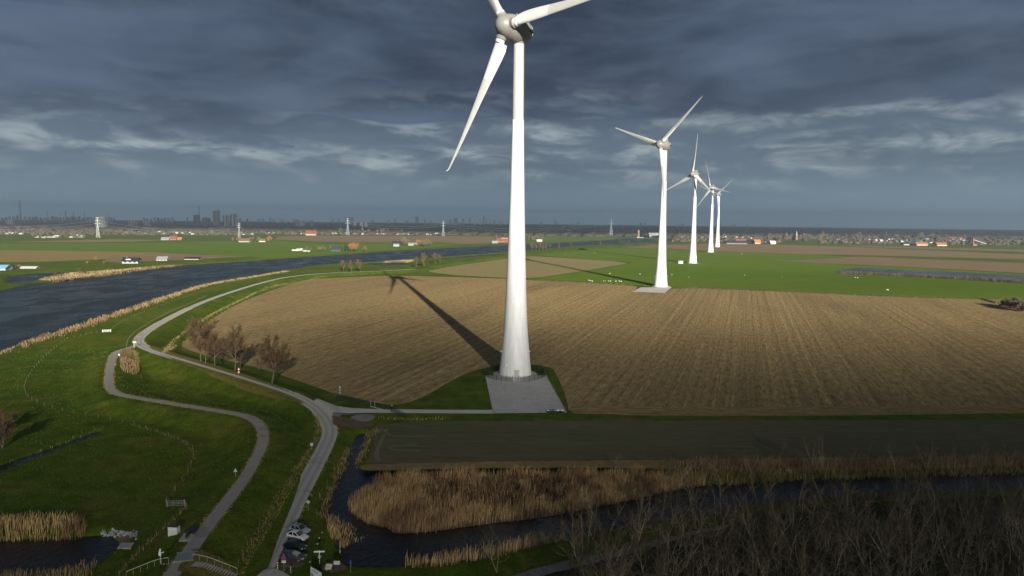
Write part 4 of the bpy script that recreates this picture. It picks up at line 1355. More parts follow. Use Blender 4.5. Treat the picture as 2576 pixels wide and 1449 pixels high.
# green netting beside the thicket
A, B = at(2468, 752.5, .05), at(2505, 763, .05)
t = thing('green_netting', 'strip of teal netting on stakes beside the brown thicket', 'netting', A)
nm_ = simple('teal_net', (.03, .22, .17), .7)
for k in range(6):
    MB().box((B - A) * k / 5, (.12, .12, 1.3)).build('stake', timber, t)
for k in range(5):
    a_, b_ = (B - A) * k / 5, (B - A) * (k + 1) / 5
    c_ = (a_ + b_) / 2
    MB().box((c_[0], c_[1], .1), (float(np.hypot(*(b_ - a_)[:2])) * .96, .05, 1.0), math.atan2(b_[1] - a_[1], b_[0] - a_[0])).build('net_panel', nm_, t)


# ------------------------------------------------------------------ foreground things
def pole(name, label, cat, px, py, h, r=.045, m=None, group=None, rz=0.0):
    p = on(px, py)
    t = thing(name, label, cat, p, rz, group)
    MB().tube((0, 0, -.15), (0, 0, h), r, n=8).build('pole', m or steel, t)
    return t


def tri(t, z, w, m, y=-.06, name='triangle_plate', rim=None):
    h = w * .87
    P = [(-w / 2, z), (w / 2, z), (w * .04, z + h), (-w * .04, z + h)]
    if rim:
        MB().prism(P, y, y + .03).build('rim', rim, t)
        k = .62
        c = z + h * .36
        P = [(x * k, c + (q - c) * k) for x, q in P]
        y -= .02
    return MB().prism(P, y, y + .03).build(name, m, t)


def disc(t, z, r, m, name, y=-.06, th=.03, n=20):
    P = [(r * math.cos(2 * math.pi * k / n), z + r * math.sin(2 * math.pi * k / n)) for k in range(n)]
    return MB().prism(P, y, y + th).build(name, m, t)


t = pole('warning_sign', 'pair of red and white triangle signs on one pole by the brown trees', 'sign', 601, 943, 2.7)
tri(t, 1.75, 1.15, white, rim=red)
tri(t, .75, 1.05, white, rim=red, y=-.07)
t = pole('signpost', 'white direction post where cycle path meets the dyke road', 'signpost', 337.5, 876, 3.0, .09, white)
for k, (rz, x) in enumerate(((.2, .6), (1.3, .3))):
    MB().box((x * .8, -.15 * k, 2.35 + .25 * k), (1.3, .06, .22), rz * .3).build('arm', white, t)
t = pole('warning_sign', 'small white triangle sign beside the upper bend of the cycle path', 'sign', 300, 898, 1.6)
tri(t, .6, 1.0, white, rim=offwhite)
t = pole('warning_sign', 'grey backed triangle sign beside the lower cycle path', 'sign', 593, 1199.6, 2.0)
tri(t, 1.15, .9, simple('sign_back', (.42, .45, .44), .5))
t = pole('road_sign', 'square grey blue sign left of the road bend', 'sign', 784.6, 1133, 2.0)
MB().box((0, -.06, 1.25), (.75, .03, .75)).build('plate', simple('sign_blue_grey', (.38, .45, .52), .5), t)
t = pole('road_sign', 'round grey backed sign right of the road above the parked cars', 'sign', 775.5, 1283, 2.1)
disc(t, 1.75, .36, simple('sign_back_round', (.40, .42, .40), .5), 'plate')
t = pole('no_parking_sign', 'round red and blue no parking sign with white plate by the cars', 'sign', 714.7, 1436, 3.1)
disc(t, 2.3, .40, red, 'rim')
disc(t, 2.3, .30, blue, 'plate', y=-.08)
g = MB().prism([(-.26, 2.48), (-.18, 2.56), (.26, 2.12), (.18, 2.04)], -.10, -.08).build('diagonal_bar', red, t)
q = MB().box((0, -.06, 1.45), (.72, .03, .40)).build('text_plate', white, t)
for z in (1.60, 1.72):
    MB().box((0, -.085, z), (.5, .012, .05)).build('lettering', simple('print_grey', (.25, .25, .25), .7), q)
t = thing('marker_post', 'short red and white striped post at the road mouth', 'post', on(698.5, 1430), 0)
for k in range(5):
    MB().box((0, 0, .22 * k), (.16, .16, .22)).build('band', white if k % 2 == 0 else red, t)
t = thing('wooden_post', 'single pale wooden post in the grass by the no parking sign', 'post', on(731.6, 1441), 0)
MB().box((0, 0, -.2), (.16, .16, 1.25)).build('shaft', wood_pale, t)
MB().box((0, 0, 1.05), (.18, .18, .06), top=.6).build('cap', offwhite, t)
t = pole('direction_sign', 'white T shaped direction sign with one long board', 'signpost', 804.3, 1431, 3.35, .075, white)
MB().tube((0, 0, -.1), (0, 0, .75), .08, n=8).build('pole_foot', black, t)
for k in range(3):
    MB().tube((0, 0, .95 + .32 * k), (0, 0, 1.1 + .32 * k), .079, n=8).build('black_band', black, t)
MB().prism([(-.93, 3.05), (-.86, 2.98), (.86, 3.06), (.95, 3.14), (.95, 3.24), (.88, 3.32), (-.86, 3.24), (-.93, 3.18)], -.13, -.08).build('board', white, t)
disc(t, 2.2, .3, steel, 'round_plate')
# hoarding at the bottom edge
A, B = at(781.4, 1425, 2.6), at(808.4, 1441, 2.6)
dv = B - A
L = float(np.hypot(dv[0], dv[1]))
zb = gz((A[0] + B[0]) / 2, (A[1] + B[1]) / 2)
t = thing('hoarding', 'slanting white notice hoarding cut by the bottom edge', 'billboard', (A[0], A[1], zb), math.atan2(dv[1], dv[0]))
MB().box((L / 2, 0, .7), (L, .06, 1.9 - zb)).build('panel', white, t)
for k, (x0, x1, z, hh_) in enumerate(((.35, 2.1, 2.12, .13), (.45, 2.2, 1.88, .07))):
    MB().box(((x0 + x1) / 2, -.035, z - zb), (x1 - x0, .012, hh_)).build('lettering', simple('print_%d' % k, (.13, .16, .16) if k == 0 else (.38, .46, .38), .7), t)
MB().lathe([(.28, 0), (.28, .012)], 14, Matrix.Translation((.45, -.03, 1.35 - zb)) @ Matrix.Rotation(math.pi / 2, 4, 'X')).build('picture', simple('print_photo', (.16, .14, .18), .7), t)
for x in (.15, L - .15):
    MB().box((x, .07, -.2), (.1, .1, 2.8 - zb)).build('post', timber, t)
t = thing('information_lectern', 'low slanted information panel on two pale legs', 'information board', on(827, 1438), 0)
MB().prism([(-.45, .62), (.45, 1.12), (.45, 1.17), (-.45, .67)], -.55, .55, Matrix.Rotation(math.pi / 2, 4, 'Z')).build('panel', simple('lectern_print', (.60, .57, .44), .5, var=.35, scale=3), t)
for x in (-.4, .4):
    MB().box((x, 0, -.1), (.07, .07, .95)).build('leg', wood_pale, t)
t = thing('information_board', 'upright pale green information board on two dark posts', 'information board', on(848, 1437), 0)
MB().box((0, -.05, 1.2), (1.08, .05, .68)).build('panel', simple('board_print', (.52, .60, .50), .5, var=.1, scale=3), t)
for x in (-.5, .5):
    MB().box((x, 0, -.1), (.09, .09, 2.0)).build('post', black, t)
t = pole('blue_sign', 'narrow blue sign on a grey pole by the reed fringe', 'sign', 882.2, 1441, 2.3, .035)
MB().box((0, -.06, 1.65), (.34, .03, .62)).build('plate', blue, t)
t = thing('litter_bin', 'black litter bin on the bank by the black water', 'litter bin', on(848, 1379), 0)
MB().box((0, 0, 0), (.62, .55, .95)).build('body', black, t)
MB().box((0, 0, .95), (.66, .6, .28), top=.55).build('lid', black, t)
MB().box((.5, .1, -.1), (.12, .12, 1.35)).build('post', concrete, t)
t = thing('bank_post', 'white post on the bank below the litter bin', 'post', on(855.2, 1391), 0)
MB().tube((0, 0, -.2), (0, 0, .6), .1, n=8).build('shaft', offwhite, t)
for (px, py), w_ in zip(((810.4, 1346), (803.3, 1360), (799, 1375), (780, 1420)), ('farthest', 'second farthest', 'third farthest', 'nearest')):
    t = thing('parking_post', '%s of the low dark posts with white tops right of the cars' % w_, 'post', on(px, py), 0, 'low posts right of the parked cars')
    MB().box((0, 0, -.1), (.14, .14, .55)).build('shaft', black, t)
    MB().box((0, 0, .45), (.18, .18, .12)).build('cap', white, t)
p = on(404.6, 1431)
t = thing('cycle_signpost', 'black and white cycle route post at the left hand railing', 'signpost', p, 0)
MB().tube((0, 0, -.1), (0, 0, .9), .08, n=8).build('pole_foot', black, t)
MB().tube((0, 0, .9), (0, 0, 3.2), .07, n=8).build('pole', white, t)
for k in range(4):
    MB().tube((0, 0, 1.0 + .3 * k), (0, 0, 1.13 + .3 * k), .075, n=8).build('black_band', black, t)
MB().box((-.02, -.08, 2.25), (.42, .05, .75), 0, .8).build('sign_plate', white, t)
MB().box((.05, -.05, 3.05), (.26, .1, .32)).build('top_plate', white, t)
MB().box((.25, .1, 2.6), (.6, .05, .18), .8).build('arm', offwhite, t)
t = thing('bollard', 'short black bollard with yellow top beside the cycle path', 'bollard', on(412.7, 1430), 0)
MB().tube((0, 0, -.1), (0, 0, .65), .09, n=8).build('shaft', black, t)
MB().tube((0, 0, .65), (0, 0, .88), .09, .07, n=8).build('cap', simple('yellow_paint', (.5, .36, .08), .5), t)
t = thing('white_monolith', 'white box shaped block with dark top on the dyke slope', 'block', on(434, 1347) - np.array([0, 0, .25]), -.12)
MB().box((0, .5, 0), (1.75, 1.0, 1.75)).build('body', simple('monolith_white', (.66, .68, .60), .6, var=.06), t)
MB().box((0, .5, 1.75), (1.78, 1.03, .06)).build('top', simple('slate_top', (.05, .055, .065), .6), t)
MB().box((.3, -.02, .5), (.9, .03, .6)).build('plate', simple('monolith_plate', (.58, .60, .53), .6), t)


def drape_quad(name, pts, m, label, th=.12, up=.05, kind='structure'):
    P = np.array([on(a, b) for a, b in pts])
    V = [(p[0], p[1], p[2] + up) for p in P] + [(p[0], p[1], p[2] + up - th - .2) for p in P]
    n = len(P)
    o = MB().add(V, [tuple(range(n)), tuple(range(2 * n - 1, n - 1, -1))] + [(k, n + k, n + (k + 1) % n, (k + 1) % n) for k in range(n)]).build(name, m)
    import bmesh
    bm = bmesh.new()
    bm.from_mesh(o.data)
    bmesh.ops.recalc_face_normals(bm, faces=bm.faces)
    bm.to_mesh(o.data)
    bm.free()
    return tag(o, label, None, None, kind)


drape_quad('concrete_slab', [(450, 1362), (478, 1362), (489, 1345), (463, 1342)], concrete, 'small concrete slab under the picnic seat', up=.14)
drape_quad('landing_slab', [(295, 1381.5), (329, 1381.5), (339, 1368), (305, 1368)], concrete, 'pale concrete landing slab at the pond', up=.25)
cg = on(466, 1402)
t = tag(obj('cattle_grid', None, None, cg + np.array([0, 0, .10]), -.0), 'blue grey cattle grid across the cycle path', 'cattle grid')
a_, b_, c_ = on(447, 1410), on(478.6, 1410), on(452, 1393)
ang = math.atan2(-(on(469, 1393) - on(460, 1410))[0], (on(469, 1393) - on(460, 1410))[1])
t.rotation_euler = (0, 0, ang)
cgm = simple('grid_steel', (.20, .25, .29), .5, .3)
MB().box((0, 0, -.1), (3.0, 3.1, .12)).build('pit', simple('grid_pit', (.10, .13, .155), .7), t)
BAR = MB().box((0, 0, 0), (2.9, .09, .07)).mesh('bar', cgm)
for k in range(13):
    obj('bar', BAR, t, (0, -1.45 + k * .242, .02))
for y in (-1.6, 1.6):
    MB().box((0, y, -.05), (3.3, .14, .14)).build('edge_beam', concrete, t)
# picnic table and seat
navy = simple('dark_recycled_plank', (.028, .033, .05), .7)
t = thing('picnic_table', 'dark blue grey picnic table beside the cycle path', 'picnic table', on(482, 1340) + np.array([0, 0, .02]), ang - .1)
for k in range(5):
    MB().box((-.36 + .18 * k, 0, .72), (.17, 2.0, .05)).build('table_plank', navy, t)
for sx in (-.75, .75):
    for q_ in (-.1, .1):
        MB().box((sx + q_, 0, .43), (.17, 2.0, .05)).build('seat_plank', navy, t)
for y in (-.7, .7):
    for sx in (-1, 1):
        MB().add([(sx * .15 - .05, y - .04, .72), (sx * .15 + .05, y - .04, .72), (sx * .15 + .05, y + .04, .72), (sx * .15 - .05, y + .04, .72), (sx * .8 - .05, y - .04, 0), (sx * .8 + .05, y - .04, 0), (sx * .8 + .05, y + .04, 0), (sx * .8 - .05, y + .04, 0)],
                 [(0, 1, 2, 3), (7, 6, 5, 4), (0, 4, 5, 1), (1, 5, 6, 2), (2, 6, 7, 3), (3, 7, 4, 0)]).build('leg', navy, t)
t = thing('bench', 'small black bench standing on the concrete slab', 'bench', on(471, 1354) + np.array([0, 0, .14]), ang)
for k in range(3):
    MB().box((-.15 + .16 * k, 0, .42), (.14, 1.3, .05)).build('seat_slat', black, t)
for k in range(2):
    MB().box((.28 + .04 * k, 0, .58 + .17 * k), (.05, 1.3, .13)).build('back_slat', black, t)
for y in (-.5, .5):
    MB().box((-.1, y, 0), (.08, .08, .43)).build('leg', black, t)
    MB().box((.26, y, 0), (.08, .08, .85)).build('leg', black, t)


# railings and steps
def railing(label, a, b, n, h=1.05):
    A, B = on(*a), on(*b)
    P = [A + (B - A) * k / (n - 1) for k in range(n)]
    P = [np.array([q[0], q[1], gz(q[0], q[1])]) for q in P]
    t = thing('handrail', label, 'handrail', A)
    for q in P:
        MB().tube(q - A - np.array([0, 0, .3]), q - A + np.array([0, 0, h]), .035, n=6).build('post', wood_pale, t)
    g = MB()
    for q, r_ in zip(P[:-1], P[1:]):
        g.tube(q - A + np.array([0, 0, h]), r_ - A + np.array([0, 0, h]), .05, n=6)
    g.build('rail', bpy.data.materials.get('rail_paint') or simple('rail_paint', (.5, .45, .34), .6), t)


railing('pale handrail beside the steps right of the cattle grid', (484, 1410), (597, 1445), 7)
railing('pale handrail sloping down left of the cattle grid', (424, 1418), (318, 1454), 7)
A, B = on(486, 1420), on(592, 1452)
d = B - A
t = thing('steps', 'flight of concrete steps down from the dyke to the road', 'steps', A, math.atan2(d[1], d[0]))
L = float(np.hypot(d[0], d[1]))
for k in range(15):
    f = (k + .5) / 15
    zs = gz(A[0] + d[0] * f, A[1] + d[1] * f) - A[2]
    MB().box((L * f, 0, zs - .2), (L / 15 * .80, 1.5, .36)).build('step', concrete, t)
    MB().box((L * (k + .95) / 15, 0, zs - .35), (L / 15 * .2, 1.5, .33)).build('riser_board', timber, t)
drape_quad('ramp_path', [(425, 1416), (440, 1420), (330, 1470), (300, 1470)], G['gravel'], 'gravel ramp below the left handrail', up=.06)


# ------------------------------------------------------------------ fences and gates
FPOST = MB().box((0, 0, -.3), (.10, .10, 1.4)).mesh('post', timber)


def wire_fence(label, pts, step, wires=3, pm=FPOST):
    L = np.array([on(a, b) for a, b in pts])
    L = resample(chaikin(L, 2, False), step)
    L[:, 2] = gh(L[:, 0], L[:, 1])
    t = thing('wire_fence', label, 'fence', L[0])
    for q in L:
        o = obj('post', pm, t, q - L[0], random.uniform(0, 3))
        o.rotation_euler = (random.uniform(-.06, .06), random.uniform(-.06, .06), random.uniform(0, 3))
    for w in range(wires):
        g = MB()
        z = .35 + .33 * w
        for a, b in zip(L[:-1], L[1:]):
            g.tube(a - L[0] + (0, 0, z), b - L[0] + (0, 0, z), .006, n=3, cap=False)
        g.build('wire', timber, t)
    return t


wire_fence('long post and wire fence curving round the left meadow', FENCE_A, 5.5)
wire_fence('post and wire fence from the wooden gate down to the pond', FENCE_B, 3.0)
wire_fence('post and wire fence between dyke grass and river reeds', [(170, 853), (205, 846), (240, 838), (258, 834)], 3.5)
wire_fence('post and wire fence along the river foot of the dyke', [(280, 831), (300, 812), (367, 784), (467, 748), (573, 713), (640, 699)], 6.0)
wire_fence('post fence on the outer edge of the dyke road bend', [(319, 874), (320, 858), (345, 833), (383, 810), (440, 780), (520, 745)], 4.0, 2)
wire_fence('leaning posts along the left verge of the road', [(799, 1050), (803, 1078), (791, 1112), (767, 1152), (724, 1222), (693, 1271), (657, 1329), (632, 1375), (612, 1408)], 5.0, 2)
wire_fence('posts above the steps by the right handrail', [(470, 1392), (500, 1398), (540, 1412), (600, 1425)], 3.0, 2)


def bar_gate(label, a, b, m, bars=4, h=1.25, name='field_gate'):
    A, B = on(*a), on(*b)
    d = B - A
    L = float(np.hypot(d[0], d[1]))
    t = thing(name, label, 'gate', A, math.atan2(d[1], d[0]))
    t.rotation_euler = (0, -math.atan2(d[2], L), math.atan2(d[1], d[0]))
    for x in (0, L):
        MB().box((x, 0, -.2), (.18, .18, h + .4)).build('post', m, t)
    for x in (L * .02 + .15, L * .36, L * .68, L - .25):
        MB().box((x, -.03, .2), (.09, .06, h - .2)).build('upright', m, t)
    for k in range(bars):
        MB().box((L / 2, 0, .22 + (h - .32) * k / (bars - 1)), (L - .3, .06, .12)).build('bar', m, t)
    return t


bar_gate('grey wooden bar gate at the end of the meadow fence', (421, 1275), (468, 1274), simple('gate_timber', (.26, .25, .20), .85, var=.2))
bar_gate('pale metal field gate by the river reeds', (258, 836), (279, 835), offwhite)
# green fence and sliding gate of the turbine site
GP = MB().box((0, 0, -.2), (.1, .1, 2.2)).mesh('post', dark_green)


def green_fence(label, a, b, n, h=1.95):
    A, B = on(*a), on(*b)
    d = B - A
    t = thing('mesh_fence', label, 'fence', A)
    s = d / n
    for k in range(n + 1):
        obj('post', GP, t, s * k)
    for k in range(n):
        g = MB()
        for q in range(12):
            f = (q + .5) / 12
            c = s * (k + f)
            g.box((c[0], c[1], c[2] + .1), (.022, .022, h - .15))
        for z in (.12, 1.0, h - .08):
            g.tube(s * k + (0, 0, z), s * (k + 1) + (0, 0, z), .02, n=4)
        g.build('panel', dark_green, t)
    return t


green_fence('dark green mesh fence left of the sliding gate', (856, 1007), (931, 1023), 9)
green_fence('short dark green fence turning back beside the camera pole', (845, 1010), (855, 1007), 3)
green_fence('dark green mesh fence right of the sliding gate running to the ditch', (990, 1039), (1021, 1056), 5)
A, B = on(932, 1024), on(986, 1038)
d = B - A
t = thing('sliding_gate', 'long black sliding gate across the access road', 'gate', A, math.atan2(d[1], d[0]))
L = float(np.hypot(d[0], d[1]))
MB().box((L / 2, 0, .15), (L, .14, .22)).build('beam', simple('gate_beam', (.30, .34, .35), .5), t)
MB().box((L / 2, 0, 1.75), (L, .08, .08)).build('top_rail', dark_green, t)
BARM = MB().box((0, 0, .3), (.03, .03, 1.5)).mesh('bar', dark_green)
for k in range(int(L / .35)):
    obj('bar', BARM, t, (.2 + k * .35, 0, 0))
for x in (0, 2.1, L):
    MB().box((x, .0, -.1), (.22 if x == L else .12, .22 if x == L else .12, 2.3)).build('post', black if x == L else steel, t)
MB().lathe([(.12, 2.2), (.14, 2.35), (.05, 2.5)], 10, Matrix.Translation((L, 0, 0))).build('lamp', white, t)
t = pole('camera_pole', 'slim white pole with a small camera at the corner of the green fence', 'pole', 855.5, 1005, 4.2, .07, offwhite)
MB().box((0, -.1, 4.1), (.28, .4, .3)).build('camera', white, t)
MB().box((0, 0, 0), (.3, .25, 1.1)).build('cabinet', dark_green, t)


# ------------------------------------------------------------------ cars
def car(label, px, py, head, col, L=4.2, Wd=1.76, Ht=1.48, estate=False, roofglass=False):
    c = on(px, py)
    t = thing('parked_car', label, 'car', (c[0], c[1], c[2] + .05), R(head), 'cars parked beside the road')
    pm = simple('car_paint_%d' % px, col, .28, .0, var=.02, spec=.5, coat=.6)
    k = L / 4.2
    w = Wd / 2
    # lower body: stations (x, bottom, waist, half width, top half width)
    st = [(-2.10, .38, .82, .66, .58), (-2.04, .26, .93, .80, .72), (-1.6, .20, .96, .985, .90), (-.8, .18, .95, 1.0, .92), (.2, .18, .93, 1.0, .92), (.95, .19, .91, 1.0, .90),
          (1.5, .22, .80, .96, .82), (1.88, .26, .70, .86, .70), (2.06, .32, .60, .72, .58), (2.10, .40, .52, .62, .54)]
    V, Fq = [], []
    for x, zb_, zw, hw, tw in st:
        hw, tw = hw * w, tw * w
        for y, z in ((-hw * .86, zb_), (-hw, zb_ + .18), (-hw, (zb_ + zw) / 2 + .08), (-tw, zw), (-tw * .5, zw + .035), (tw * .5, zw + .035), (tw, zw), (hw, (zb_ + zw) / 2 + .08), (hw, zb_ + .18), (hw * .86, zb_)):
            V.append((x * k, y, z))
    n = 10
    for i in range(len(st) - 1):
        for q in range(n):
            Fq.append((i * n + q, (i + 1) * n + q, (i + 1) * n + (q + 1) % n, i * n + (q + 1) % n))
    Fq += [tuple(range(n)), tuple((len(st) - 1) * n + q for q in range(n - 1, -1, -1))]
    body = MB().add(V, Fq).build('body', pm, t, True)
    # cabin
    rb = -1.95 if estate else -1.9
    rt = -1.62 if estate else -1.35
    cb_ = [(rb, .93, .78), (.98, .92, .80), (rt, Ht - .03, .62), (-.1 if estate else -.05, Ht - .02, .62)]
    x0, x1, x2, x3 = rb * k, .98 * k, rt * k, (-.02) * k
    wb, wt = w * .88, w * .68
    zB, zT = .90, Ht
    V = [(x0, -wb, zB), (x1, -wb, zB), (x1, wb, zB), (x0, wb, zB), (x2, -wt, zT - .06), (x3, -wt, zT - .03), (x3, wt, zT - .03), (x2, wt, zT - .06)]
    cabin = MB().add(V, [(0, 1, 5, 4), (1, 2, 6, 5), (2, 3, 7, 6), (3, 0, 4, 7)]).build('cabin', pm, t)
    rf = MB().add([(x2, -wt, zT - .06), (x3, -wt, zT - .03), (x3, wt, zT - .03), (x2, wt, zT - .06), (x2 * .8, -wt * .6, zT), (x3 - .25, -wt * .6, zT + .02), (x3 - .25, wt * .6, zT + .02), (x2 * .8, wt * .6, zT)],
                  [(4, 5, 6, 7), (0, 1, 5, 4), (1, 2, 6, 5), (2, 3, 7, 6), (3, 0, 4, 7)]).build('roof', pm, t, True)
    if roofglass:
        MB().box(((x2 + x3) / 2 + .25, 0, zT + .012), (.75, wt * 1.0, .02)).build('sunroof', glass_dark, rf)

    def pane(a, b, c_, d_, name, off, s=.10):
        P = [Vector(v) for v in (a, b, c_, d_)]
        m_ = sum(P, Vector()) / 4
        Q = [tuple(m_ + (p - m_) * (1 - s) + Vector(off)) for p in P]
        return MB().add(Q, [(0, 1, 2, 3)]).build(name, glass_dark, cabin)
    pane(V[1], V[2], V[6], V[5], 'windscreen', (.012, 0, .008), .08)
    pane(V[3], V[0], V[4], V[7], 'rear_window', (-.012, 0, .008), .16)
    for sgn, (i0, i1, i2, i3) in ((-1, (0, 1, 5, 4)), (1, (3, 2, 6, 7))):
        a, b, c_, d_ = (Vector(V[q]) for q in (i0, i1, i2, i3))
        for f0, f1, nm in ((.06, .50, 'rear_side_window'), (.53, .95, 'front_side_window')):
            pane(a.lerp(b, f0), a.lerp(b, f1), d_.lerp(c_, f1), d_.lerp(c_, f0), nm, (0, sgn * .012, .004), .12)
    for sx in (-1.30 * k, 1.27 * k):
        for sy in (-1, 1):
            M = Matrix.Translation((sx, sy * (w - .10), .32)) @ Matrix.Rotation(math.pi / 2, 4, 'X')
            wh = MB().lathe([(.18, -.11), (.31, -.11), (.33, -.07), (.33, .07), (.31, .11), (.18, .11)], 18, M).build('wheel', tyre_mat, t, True)
            M2 = Matrix.Translation((sx, sy * (w + .005), .32)) @ Matrix.Rotation(math.pi / 2, 4, 'X')
            MB().lathe([(.03, -.02), (.21, -.02), (.21, .02), (.03, .02)], 14, M2).build('rim', simple('alloy', (.35, .35, .36), .35, .6) if 'alloy' not in bpy.data.materials else bpy.data.materials['alloy'], wh)
    lamp = bpy.data.materials.get('lamp_glass') or simple('lamp_glass', (.62, .64, .66), .15, .3)
    rl = bpy.data.materials.get('rear_lamp') or simple('rear_lamp', (.30, .01, .01), .2)
    for sy in (-1, 1):
        MB().box((1.86 * k, sy * w * .66, .58), (.30, .34, .13), sy * -.45).build('headlight', lamp, t)
        MB().box((-2.06 * k, sy * w * .66, .70), (.08, .24, .18)).build('tail_light', rl, t)
        MB().box((.62 * k, sy * (w + .06), .92), (.12, .2, .12)).build('wing_mirror', pm, t)
    MB().box((2.105 * k, 0, .40), (.03, .52, .12)).build('number_plate', bpy.data.materials.get('plate_yellow') or simple('plate_yellow', (.55, .42, .03), .5), t)
    MB().box((2.075 * k, 0, .27), (.06, 1.15, .12)).build('grille', black, t)
    return t


car('silver hatchback with dark sunroof, farthest of the four parked cars', 754.4, 1339.5, -24, (.36, .40, .44), roofglass=True)
car('white three door hatchback parked beside the silver car', 749, 1356, -22, (.72, .72, .72))
car('very dark navy car parked between the white and the grey ones', 742.5, 1382, -17, (.010, .012, .020))
car('dark grey estate car, nearest of the four parked cars', 738, 1408, -6, (.040, .048, .058), 4.6, 1.8, 1.48, True)

# rubble by the pond
RUB = [MB().add([(math.cos(a) * random.uniform(.6, 1), math.sin(a) * random.uniform(.6, 1), -.3) for a in np.linspace(0, 5.2, 6)] + [(math.cos(a) * random.uniform(.3, .7), math.sin(a) * random.uniform(.3, .7), random.uniform(.4, .8)) for a in np.linspace(0, 5.2, 6)],
                [(0, 1, 2, 3, 4, 5), (6, 7, 8, 9, 10, 11)] + [(k, (k + 1) % 6, 6 + (k + 1) % 6, 6 + k) for k in range(6)]).mesh('stone', simple('pale_stone_%d' % i, (.42 - .1 * i, .42 - .1 * i, .44 - .1 * i), .9, var=.2)) for i in range(3)]
t = thing('rubble', 'bank of pale rubble stones at the edge of the left pond', 'rubble', on(300, 1346))
for k in range(130):
    q = on(random.uniform(252, 345), 1343 + random.gauss(0, 4.5))
    o = obj('stone', RUB[k % 3], t, q - np.array(t.location) + np.array([0, 0, .05]), random.uniform(0, 6), random.uniform(.12, .36))
# swans on the green field
SW = MB()
SW.lathe([(.02, -.62), (.16, -.5), (.26, -.2), (.27, .1), (.18, .4), (.07, .52), (.02, .55)], 12, Matrix.Translation((0, 0, .38)) @ Matrix.Rotation(math.pi / 2, 4, 'Y'))
for a, b in (((.42, 0, .45), (.56, 0, .75)), ((.56, 0, .75), (.55, 0, 1.05)), ((.55, 0, 1.05), (.72, 0, 1.1))):
    SW.tube(a, b, .07, n=6)
SW.tube((0, .06, 0), (0, .06, .3), .03, n=4)
SW.tube((0, -.06, 0), (0, -.06, .3), .03, n=4)
SWM = SW.mesh('swan', simple('swan_white', (.8, .8, .76), .8), True)
for k, (px, py) in enumerate(((1482, 706), (1486, 707.5), (1490, 708), (1518, 707.5), (1522, 708), (1531, 708), (1536, 708), (1549, 708.5), (1558, 708), (1563, 709), (1534, 689), (1610, 690.5), (1690, 692), (1733, 698), (1873, 693), (1967, 697.5), (2151, 699), (2157, 700), (2231, 729.5), (2234, 730.5), (1421, 641), (1496, 637), (1627, 628), (1866, 639))):
    o = obj('swan', SWM, None, at(px, py, .11), random.uniform(0, 6.28), 1.0)
    tag(o, 'small white swan grazing on the bright green field', 'swan', 'swans on the green field')


# ------------------------------------------------------------------ houses, farms, pylons, far town and woods
HM = {k: simple('wall_' + k, c, .8, var=.08) for k, c in dict(white=(.42, .415, .385), cream=(.32, .29, .23), brick=(.19, .11, .075), grey=(.22, .225, .22), black=(.03, .03, .032), green=(.03, .07, .05), pink=(.45, .30, .24)).items()}
RM = {k: simple('roof_' + k, c, .75, var=.12) for k, c in dict(red=(.22, .055, .034), orange=(.34, .13, .05), slate=(.035, .037, .045), brown=(.14, .085, .06), blue=(.16, .34, .50), grey=(.22, .23, .24), white=(.42, .43, .43), black=(.015, .015, .018)).items()}
WIN = simple('window_glass', (.03, .035, .04), .15)
_pent = [(-.5, 0), (.5, 0), (.5, .42), (0, 1.0), (-.5, .42)]
_roof = [(-.58, .33), (0, 1.01), (.58, .33), (.58, .39), (0, 1.08), (-.58, .39)]
WALLM, ROOFM = {}, {}
for k, m in HM.items():
    WALLM[k] = MB().prism(_pent, -.5, .5).mesh('wall', m)
for k, m in RM.items():
    ROOFM[k] = MB().prism(_roof, -.54, .54).mesh('roof', m)
DOOR_ME = MB().box((0, -.505, 0), (.12, .02, .30)).mesh('door', HM['black'])
WIN_ME = MB().box((0, 0, 0), (.14, .02, .18)).mesh('window', WIN)


def house(p, w, d, h, rz, wall, roof, label, group=None, wins=False, name='house', cat='house'):
    """w along the ridge, d across it"""
    t = thing(name, label, cat, p, rz + math.pi / 2, group, (d, w, h))
    obj('wall', WALLM[wall], t)
    obj('roof', ROOFM[roof], t)
    if wins:
        for x in (-.28, .28):
            obj('window', WIN_ME, t, (x, -.505, .14))
        for y in (-.3, 0, .3):
            o = obj('window', WIN_ME, t, (-.505, y, .14), math.pi / 2)
        obj('door', DOOR_ME, t)
    return t


def hpx(x0, x1, ytop, ybot, depth, rz, wall, roof, label, wins=False, group=None, name='house', cat='house', z=0.1):
    p = at((x0 + x1) / 2, ybot, z)
    k = mpp(p)
    return house(p, (x1 - x0) * k, depth, (ybot - ytop) * k, rz, wall, roof, label, group, wins, name, cat)


t = hpx(313, 350, 648.5, 662, 11, .12, 'white', 'black', 'white house with a large black roof on the far river bank', True)
MB().box((-.3, .12, .62), (.3, .3, .22)).build('dormer', HM['white'], t)
MB().box((.1, .3, .85), (.12, .06, .28)).build('chimney', HM['white'], t)
hpx(398, 423, 645.5, 655.5, 10, .1, 'pink', 'grey', 'pinkish gabled house with grey roof near the far river bank', True)
hpx(468, 503, 647, 652.5, 12, .08, 'white', 'black', 'long low white shed with black roof by the far bank', name='shed', cat='shed')
hpx(-14, 21, 667, 679, 14, .15, 'white', 'blue', 'pale blue roofed greenhouse at the left edge', name='greenhouse', cat='greenhouse')
hpx(54, 94, 670, 675, 6, .05, 'white', 'white', 'long white shed beside the dark conifers at left', name='shed', cat='shed')
hpx(45, 53, 667, 675, 6, .05, 'brick', 'brown', 'small brown outhouse between conifers and white shed', name='shed', cat='shed')
hpx(603, 629, 600, 609, 14, .05, 'cream', 'brown', 'long cream barn with brown roof on the far bank', name='barn', cat='barn')
hpx(653, 668, 601, 608.5, 10, .1, 'white', 'brown', 'white farmhouse beside the orange willow far left', cat='farmhouse')
